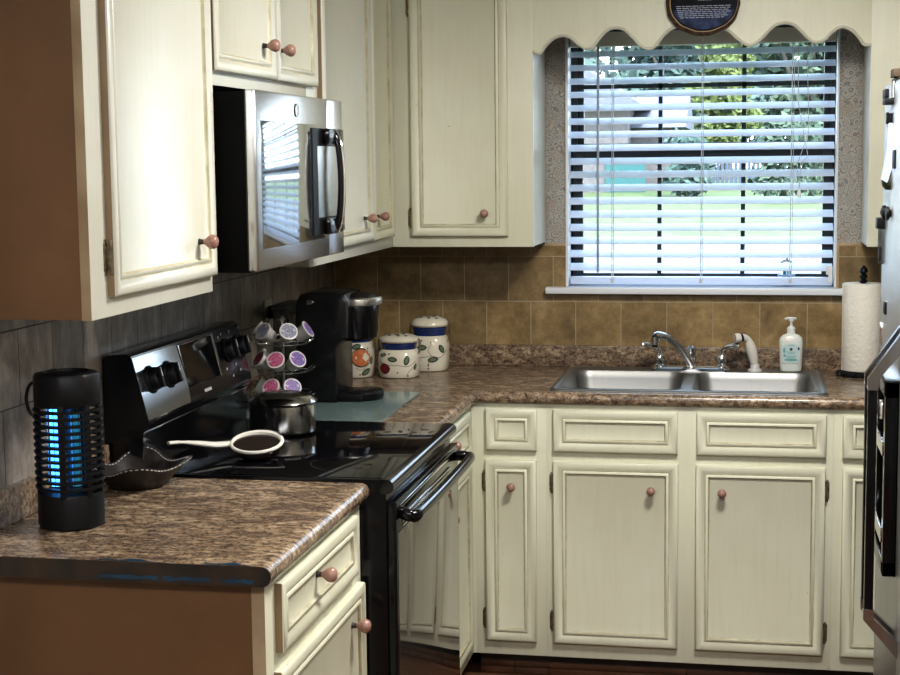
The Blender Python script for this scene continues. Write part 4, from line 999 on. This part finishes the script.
for i in range(0, n * 2, 2):
    a0, a1 = PI * i / n, PI * (i + 1.1) / n
    for s_, o_ in ((1, .0012), (-1, -.0055)):
        if s_ > 0 or True: b.tube([tr(.93, a0) + Vector((cos(a0), sin(a0), 0)) * o_, tr(.93, a1) + Vector((cos(a1), sin(a1), 0)) * o_], .0011, 5)
b.build('stitching', STITCH, t)

# ------------------------------------------------------------------ refrigerator
FX = 1.785; FY1, FYS, FY0 = -1.14, -1.745, -2.16
t = thing('refrigerator', 'stainless steel side-by-side refrigerator at the right edge', 'refrigerator', (2.15, -1.68, 0))
b = MB(); b.box(FX + .055, 2.58, FY0, FY1, .02, 1.79, .004); b.box(FX + .08, 2.5, FY0 + .03, FY1 - .03, 0, .03); b.build('cabinet_body', simple('fridge_grey_side', (.28, .28, .28), .45, .3), t)
FRS = mottled('fridge_stainless', (.44, .45, .46), (.52, .53, .54), 2, .36, .8)
fd = MB(); fd.box(FX, FX + .052, FYS + .003, FY1, .06, 1.80, .010); fd = fd.build('freezer_door', FRS, t)
rd = MB(); rd.box(FX, FX + .052, FY0, FYS - .003, .06, 1.80, .010); rd = rd.build('refrigerator_door', FRS, t)
for dpar, y, lab in ((fd, FYS + .040, 0), (rd, FYS - .045, 1)):
    hx = FX - .066
    b = MB(); b.box(hx - .010, hx + .010, y - .011, y + .011, .61, 1.115, .004); h = b.build('handle', BLACK, dpar)
    dch = MATS.get('dark_chrome') or simple('dark_chrome', (.50, .50, .52), .16, 1)
    for z0, z1, zi in ((1.110, 1.245, 1.135), (.615, .505, .592)):
        b = MB(); b.loft([[Vector((hx - .011, y - .0125, z0)), Vector((hx + .011, y - .0125, z0)), Vector((hx + .011, y + .0125, z0)), Vector((hx - .011, y + .0125, z0))],
                [Vector((hx - .011, y - .0125, zi)), Vector((hx + .013, y - .0125, zi)), Vector((hx + .013, y + .0125, zi)), Vector((hx - .011, y + .0125, zi))],
                [Vector((FX - .002, y - .0125, z1)), Vector((FX - .002, y - .0125, z1 - (z1 - z0) * .35)), Vector((FX - .002, y + .0125, z1 - (z1 - z0) * .35)), Vector((FX - .002, y + .0125, z1))]])
        b.build('handle_bracket', dch, h)
# dispenser
b = MB(); y0, y1 = -1.70, -1.40; q = FX - .030
b.box(q, FX + .002, y0, y0 + .035, .665, 1.115, .003); b.box(q + .006, FX + .002, y1 - .015, y1, .665, 1.115, .003); b.box(q, FX + .002, y0, y1, 1.075, 1.115, .003); b.box(q, FX + .002, y0, y1, .665, .70, .003); b.box(FX - .003, FX + .002, y0, y1, .665, 1.10)
ds = b.build('dispenser_frame', BLACK, fd)
b = MB(); b.box(q + .001, FX, y0 + .002, y1 - .002, 1.1155, 1.119, .001); b.build('top_ledge', simple('pale_ledge', (.45, .52, .58), .25, .6), ds)
for za, zb_2 in ((.940, .972), (.738, .772)):
    b = MB(); b.box(q - .003, q + .010, y0 + .030, y1 - .002, za + .012, zb_2, .001); b.box(q - .003, q + .001, y0 + .030, y1 - .002, za, za + .013, .0005); b.build('dispenser_trim', CHROME, ds)
b = MB(); b.lathe([(0, 0), (.016, 0), (.016, .03), (.010, .045), (0, .045)], (FX - .018, -1.50, 1.0), seg=14); b.build('spout', CHROME, ds)

# things on the refrigerator door
def fr(y, z): return Vector((FX, y, z))
GM = 'clips and magnets on the refrigerator'
def clip(name, label, cat, y, z, boxes, mats):
    t = thing(name, label, cat, (FX, y, z), GM)
    for nm, bx, mt in boxes:
        b = MB()
        for q in bx: b.box(FX - q[1], FX - q[0], y + q[2], y + q[3], z + q[4], z + q[5], .0025)
        b.build(nm, mt, t)
    return t
clip('magnetic_holder', 'black magnetic holder near the top of the freezer door', 'magnet', -1.36, 1.760, [('tray', [(-.02, .022, -.05, .02, -.016, -.002), (.012, .022, -.05, .02, -.002, .020)], BLACKM), ('bracket', [(-.02, .001, -.055, .02, -.002, .045)], BLACKM), ('pale_rod', [(.001, .004, -.054, -.05, -.001, .038)], WHITEP)], None)
clip('wooden_magnet', 'small brown wooden magnet, topmost on the freezer door', 'magnet', -1.37, 1.818, [('block', [(-.015, .004, -.05, .03, -.010, .010)], simple('dark_brown_wood', (.05, .03, .015), .6))], None) 
clip('binder_clip', 'black clip gripping a long pale blue paper, below the magnetic holder', 'clip', -1.36, 1.712, [('jaw', [(-.01, .010, -.02, .02, -.011, .011)], BLACKM), ('knob_end', [(.008, .014, -.014, .014, -.014, .014)], BLACKM)], None)
t = MB(); pts = [(.009, 0), (.010, -.05), (.015, -.10), (.022, -.135), (.010, -.143), (-.002, -.10), (-.006, -.05), (-.008, 0)]
t.prism([(FX - x, 1.699 + z) for x, z in pts], lambda a, c, w: (a, w, c), -1.385, -1.335)
t.build('hanging_paper', simple('pale_blue_paper', (.42, .54, .74), .6), None, (FX, -1.36, 1.6), label='pale blue paper strip hanging from the black clip', category='paper')
clip('square_magnet', 'black square magnet midway up the freezer door, above the round ones', 'magnet', -1.46, 1.613, [('block', [(-.01, .004, -.03, .03, -.022, .022)], BLACKM)], None)
t = thing('round_magnet', 'olive and dark round magnet stack on the freezer door', 'magnet', (FX, -1.36, 1.560), GM)
b = MB(); b.lathe([(0, .001), (.021, .001), (.021, .012), (.012, .020), (0, .022)], (FX, -1.36, 1.560), 'x', 20, M=Matrix.Scale(-1, 3, (1, 0, 0))); b.build('disc', simple('olive_green', (.05, .06, .03), .3), t)
t = thing('round_magnet', 'double black knob magnet level with the wall cabinet door', 'magnet', (FX, -1.31, 1.483), GM)
b = MB(); b.lathe([(0, .001), (.012, .001), (.008, .008), (.017, .016), (.017, .024), (0, .030)], (FX + .010, -1.31, 1.483), 'x', 20, M=Matrix.Scale(-1, 3, (1, 0, 0))); b.build('front_knob', BLACKM, t); b = MB(); b.lathe([(0, .001), (.012, .001), (.008, .008), (.017, .014), (.017, .018), (0, .022)], (FX + .006, -1.40, 1.483), 'x', 20, M=Matrix.Scale(-1, 3, (1, 0, 0))); b.build('rear_knob', BLACKM, t)
clip('magnetic_clip', 'black square magnetic clip holding a clear strip', 'clip', -1.20, 1.452, [('jaw', [(-.006, .020, -.03, .02, -.014, .014)], BLACKM), ('grey_magnet', [(-.03, -.007, -.05, .01, -.012, .012)], simple('magnet_grey', (.35, .34, .34), .4))], None)
b = MB(); b.box(FX - .014, FX + .008, -1.215, -1.19, 1.348, 1.4375, .001); b.build('hanging_strip', SMOKEP, None, (FX, -1.28, 1.35), label='clear smoky strip hanging below the square magnetic clip', category='strip')
clip('cube_magnet', 'lowest black cube magnet on the freezer door, above the handles', 'magnet', -1.30, 1.245, [('block', [(-.01, .005, -.025, .02, -.015, .015)], BLACKM), ('chrome_edge', [(-.01, .004, -.022, .018, .0145, .018)], CHROME)], None)
clip('white_magnet', 'small white and brown magnet beside the paper towel roll', 'magnet', -1.20, 1.185, [('brown_block', [(-.006, .002, -.02, .02, -.045, .0)], SIDETAN), ('white_top', [(-.006, .005, -.02, .02, .0, .012)], WHITEP)], None)

# ------------------------------------------------------------------ outdoors
def gz(y): return -.35 + max(0, min(y, 34) - 1) * (1.25 / 29)
GRASS = mottled('lawn_grass', (.070, .098, .032), (.110, .138, .060), 3, .9, detail=9)
PAVE = mottled('pale_driveway', (.115, .11, .105), (.135, .13, .125), 2, .9)
b = MB(); b.face([(-30, .16, gz(1)), (35, .16, gz(1)), (35, 1, gz(1)), (-30, 1, gz(1))]); b.face([(-30, 1, gz(1)), (35, 1, gz(1)), (35, 34, gz(34)), (-30, 34, gz(34))]); b.face([(-30, 34, gz(34)), (35, 34, gz(34)), (35, 90, gz(90)), (-30, 90, gz(90))])
bmesh.ops.recalc_face_normals(b.bm, faces=b.bm.faces); b.build('lawn', GRASS, kind='structure')
b = MB(); b.face([(-30, 11, gz(11) + .02), (35, 11, gz(11) + .02), (35, 18, gz(18) + .02), (-30, 18, gz(18) + .02)]); b.build('driveway', PAVE, kind='structure')
HY_ = 30
t = thing('neighbour_house', 'pale house with grey roof and teal door across the lawn', 'house', (-4, HY_, gz(30)))
b = MB(); b.box(-6.6, -1.25, HY_, HY_ + 7, gz(30) - .5, 2.9); b.box(-1.25, -.35, HY_ + 1, HY_ + 6, gz(30) - .5, 2.5); b.build('walls', mottled('pale_brick', (.145, .13, .13), (.175, .16, .16), 8, .9), t)
b = MB(); b.loft([[Vector((x, y, z)) for x, z in ((-7.2, 2.75), (-4, 4.85), (-.85, 2.8))] for y in (HY_ - .5, HY_ + 7.5)])
b.loft([[Vector((x, y, z)) for y, z in ((HY_ + .6, 2.35), (HY_ + 3.5, 3.2), (HY_ + 6.5, 2.35))] for x in (-1.3, .0)]); b.build('roof', mottled('grey_shingles', (.125, .13, .155), (.155, .16, .185), 4, .9), t)
b = MB(); b.box(-1.75, -.85, HY_ - .06, HY_ + .02, gz(30), 1.9); b.build('door', simple('teal_door', (.035, .12, .12), .5), t)
b = MB(); b.box(-3.6, -2.4, HY_ - .05, HY_ + .02, 1.4, 2.5); b.build('window', simple('pale_pane', (.10, .12, .14), .2), t)
t = thing('picket_fence', 'bluish picket fence right of the house across the lawn', 'fence', (.7, HY_ + 1, gz(31)))
b = MB()
for i in range(30): b.box(.1 + i * .1, .17 + i * .1, HY_ + .9, HY_ + .93, gz(31) - .05, 1.95 + .05 * (i % 2))
b.box(.1, 3.1, HY_ + .93, HY_ + .96, 1.2, 1.28); b.box(.1, 3.1, HY_ + .93, HY_ + .96, 1.7, 1.78); b.build('pickets', simple('fence_blue_grey', (.08, .10, .14), .8), t)
LEAVES = [mottled('leaves_a', (.035, .060, .038), (.105, .145, .095), 1.2, .8), mottled('leaves_b', (.085, .115, .035), (.15, .18, .06), 1.2, .8), mottled('leaves_c', (.040, .075, .062), (.105, .150, .130), 1.2, .8)]
TRUNK = mottled('tree_bark', (.10, .08, .06), (.18, .15, .12), 6, .9)
def tree(name, label, cat, x, y, h, rad, base, m, n, leaf=.22):
    t = thing(name, label, cat, (x, y, gz(y)), 'trees and shrubs across the lawn')
    g = gz(y)
    if base > .4:
        b = MB(); b.tube([(x, y, g - .1), (x + .1, y, g + base), (x - .1, y, g + h * .6)], [.22, .16, .06], 8)
        b.tube([(x + .1, y, g + base), (x + rad * .5, y, g + h * .6)], [.12, .04], 6); b.tube([(x + .1, y, g + base), (x - rad * .5, y, g + h * .55)], [.12, .04], 6); b.build('trunk', TRUNK, t)
    b = MB(); cl = [(random.uniform(-.7, .7) * rad, random.uniform(-.6, .6) * rad, g + base + (h - base) * random.uniform(.05, .9), random.uniform(.3, .5) * rad) for _ in range(22)]
    for i in range(n):
        cx, cy, cz, cr = random.choice(cl); d = Vector((random.gauss(0, 1), random.gauss(0, 1), random.gauss(0, 1))).normalized() * cr * random.uniform(.6, 1)
        p = Vector((x + cx, y + cy, cz)) + d * Vector((1, 1, 1))
        if p.z < g + .05: p.z = g + .05 + random.random() * .3
        u = Vector((random.gauss(0, 1), random.gauss(0, 1), random.gauss(0, 1))).normalized(); v = u.orthogonal().normalized(); s_ = leaf * random.uniform(.6, 1.3)
        b.bm.faces.new([b.bm.verts.new(q) for q in (p - u * s_, p + v * s_ * .5, p + u * s_, p - v * s_ * .5)])
    b.build('foliage', m, t)
tree('garden_tree', 'tall soft green tree behind the house roof', 'tree', -4.6, 44, 7.5, 3.0, 1.6, LEAVES[2], 3600, .26)
tree('garden_tree', 'large blue-green tree in the centre of the window view', 'tree', -.4, 50, 7.5, 3.0, .8, LEAVES[2], 3800, .24)
tree('garden_tree', 'big leafy tree filling the upper right of the window view', 'tree', 3.1, 38, 7.0, 1.9, .6, LEAVES[0], 4200, .20)
tree('garden_tree', 'bright yellow-green tree low at the centre right of the window view', 'tree', .75, 37, 3.9, 1.0, .5, LEAVES[1], 2000, .14)
tree('garden_tree', 'distant pale tree mass left of the fence gap', 'tree', -9.0, 62, 10, 4.0, .4, LEAVES[2], 4200, .34)
tree('garden_tree', 'distant tree mass behind the centre of the window view', 'tree', .5, 64, 10, 4.2, .4, LEAVES[0], 4800, .34)
tree('garden_tree', 'far dense tree behind the picket fence at the right', 'tree', 8.5, 62, 11, 3.6, .4, LEAVES[2], 3600, .34)
tree('garden_shrub', 'rounded green shrub at the right of the lawn', 'shrub', 2.35, 27.0, 1.75, .95, .1, LEAVES[0], 1500, .10)
tree('garden_shrub', 'low green shrub near the middle of the lawn edge', 'shrub', .2, 28.0, 1.35, .6, .1, LEAVES[2], 900, .10)

# ------------------------------------------------------------------ light
W = bpy.data.worlds.new('World'); SC.world = W; W.use_nodes = True
nt = W.node_tree; bgn = nt.nodes['Background']
tc = N(nt, 'ShaderNodeTexCoord'); sp_ = N(nt, 'ShaderNodeSeparateXYZ'); L(nt, tc.outputs['Generated'], sp_.inputs[0])
L(nt, ramp(nt, sp_.outputs['Z'], [(.0, (.92, .96, 1.0)), (.35, (.62, .78, 1.0))]), bgn.inputs['Color']); bgn.inputs['Strength'].default_value = 6.0
def area(name, loc, rot, size, power, col, size_y=None):
    l = bpy.data.lights.new(name, 'AREA'); l.energy = power; l.color = col; l.size = size
    if size_y: l.shape = 'RECTANGLE'; l.size_y = size_y
    o = bpy.data.objects.new(name, l); COL.objects.link(o); o.location = loc; o.rotation_euler = rot; return o
s = bpy.data.lights.new('sun', 'SUN'); s.energy = 6; s.angle = .03; s.color = (1, .96, .9); so = bpy.data.objects.new('sun', s); COL.objects.link(so)
so.rotation_euler = (R(40), 0, R(25))
area('ceiling_lamp', (1.5, -1.95, 2.40), (0, 0, 0), .42, 44, (1, .965, .91))
area('room_fill', (1.35, -4.8, 2.385), (R(12), 0, 0), 2.2, 58, (.97, .97, 1.0), .4)
p = area('window_portal', (1.287, .16, 1.62), (R(-90), 0, 0), .9, 1, (1, 1, 1), .88); p.data.cycles.is_portal = True

# ------------------------------------------------------------------ camera
cd = bpy.data.cameras.new('camera'); cam = bpy.data.objects.new('camera', cd); COL.objects.link(cam)
cd.sensor_fit = 'HORIZONTAL'; cd.sensor_width = 36; cd.lens = CAM['f'] / 900 * 36; cd.clip_start = .05; cd.clip_end = 300
M = Matrix(((RX.x, UY.x, -FWD.x, CP.x), (RX.y, UY.y, -FWD.y, CP.y), (RX.z, UY.z, -FWD.z, CP.z), (0, 0, 0, 1)))
cam.matrix_world = M
SC.camera = cam
SC.view_settings.view_transform = 'Standard'; SC.view_settings.look = 'None'; SC.view_settings.exposure = 0.44; SC.view_settings.gamma = 0.86
SC.cycles.max_bounces = 8; SC.cycles.diffuse_bounces = 4; SC.cycles.glossy_bounces = 4; SC.cycles.transparent_max_bounces = 12
SC.cycles.caustics_reflective = False; SC.cycles.caustics_refractive = False; SC.cycles.sample_clamp_indirect = 6
SC.cycles.use_denoising = True
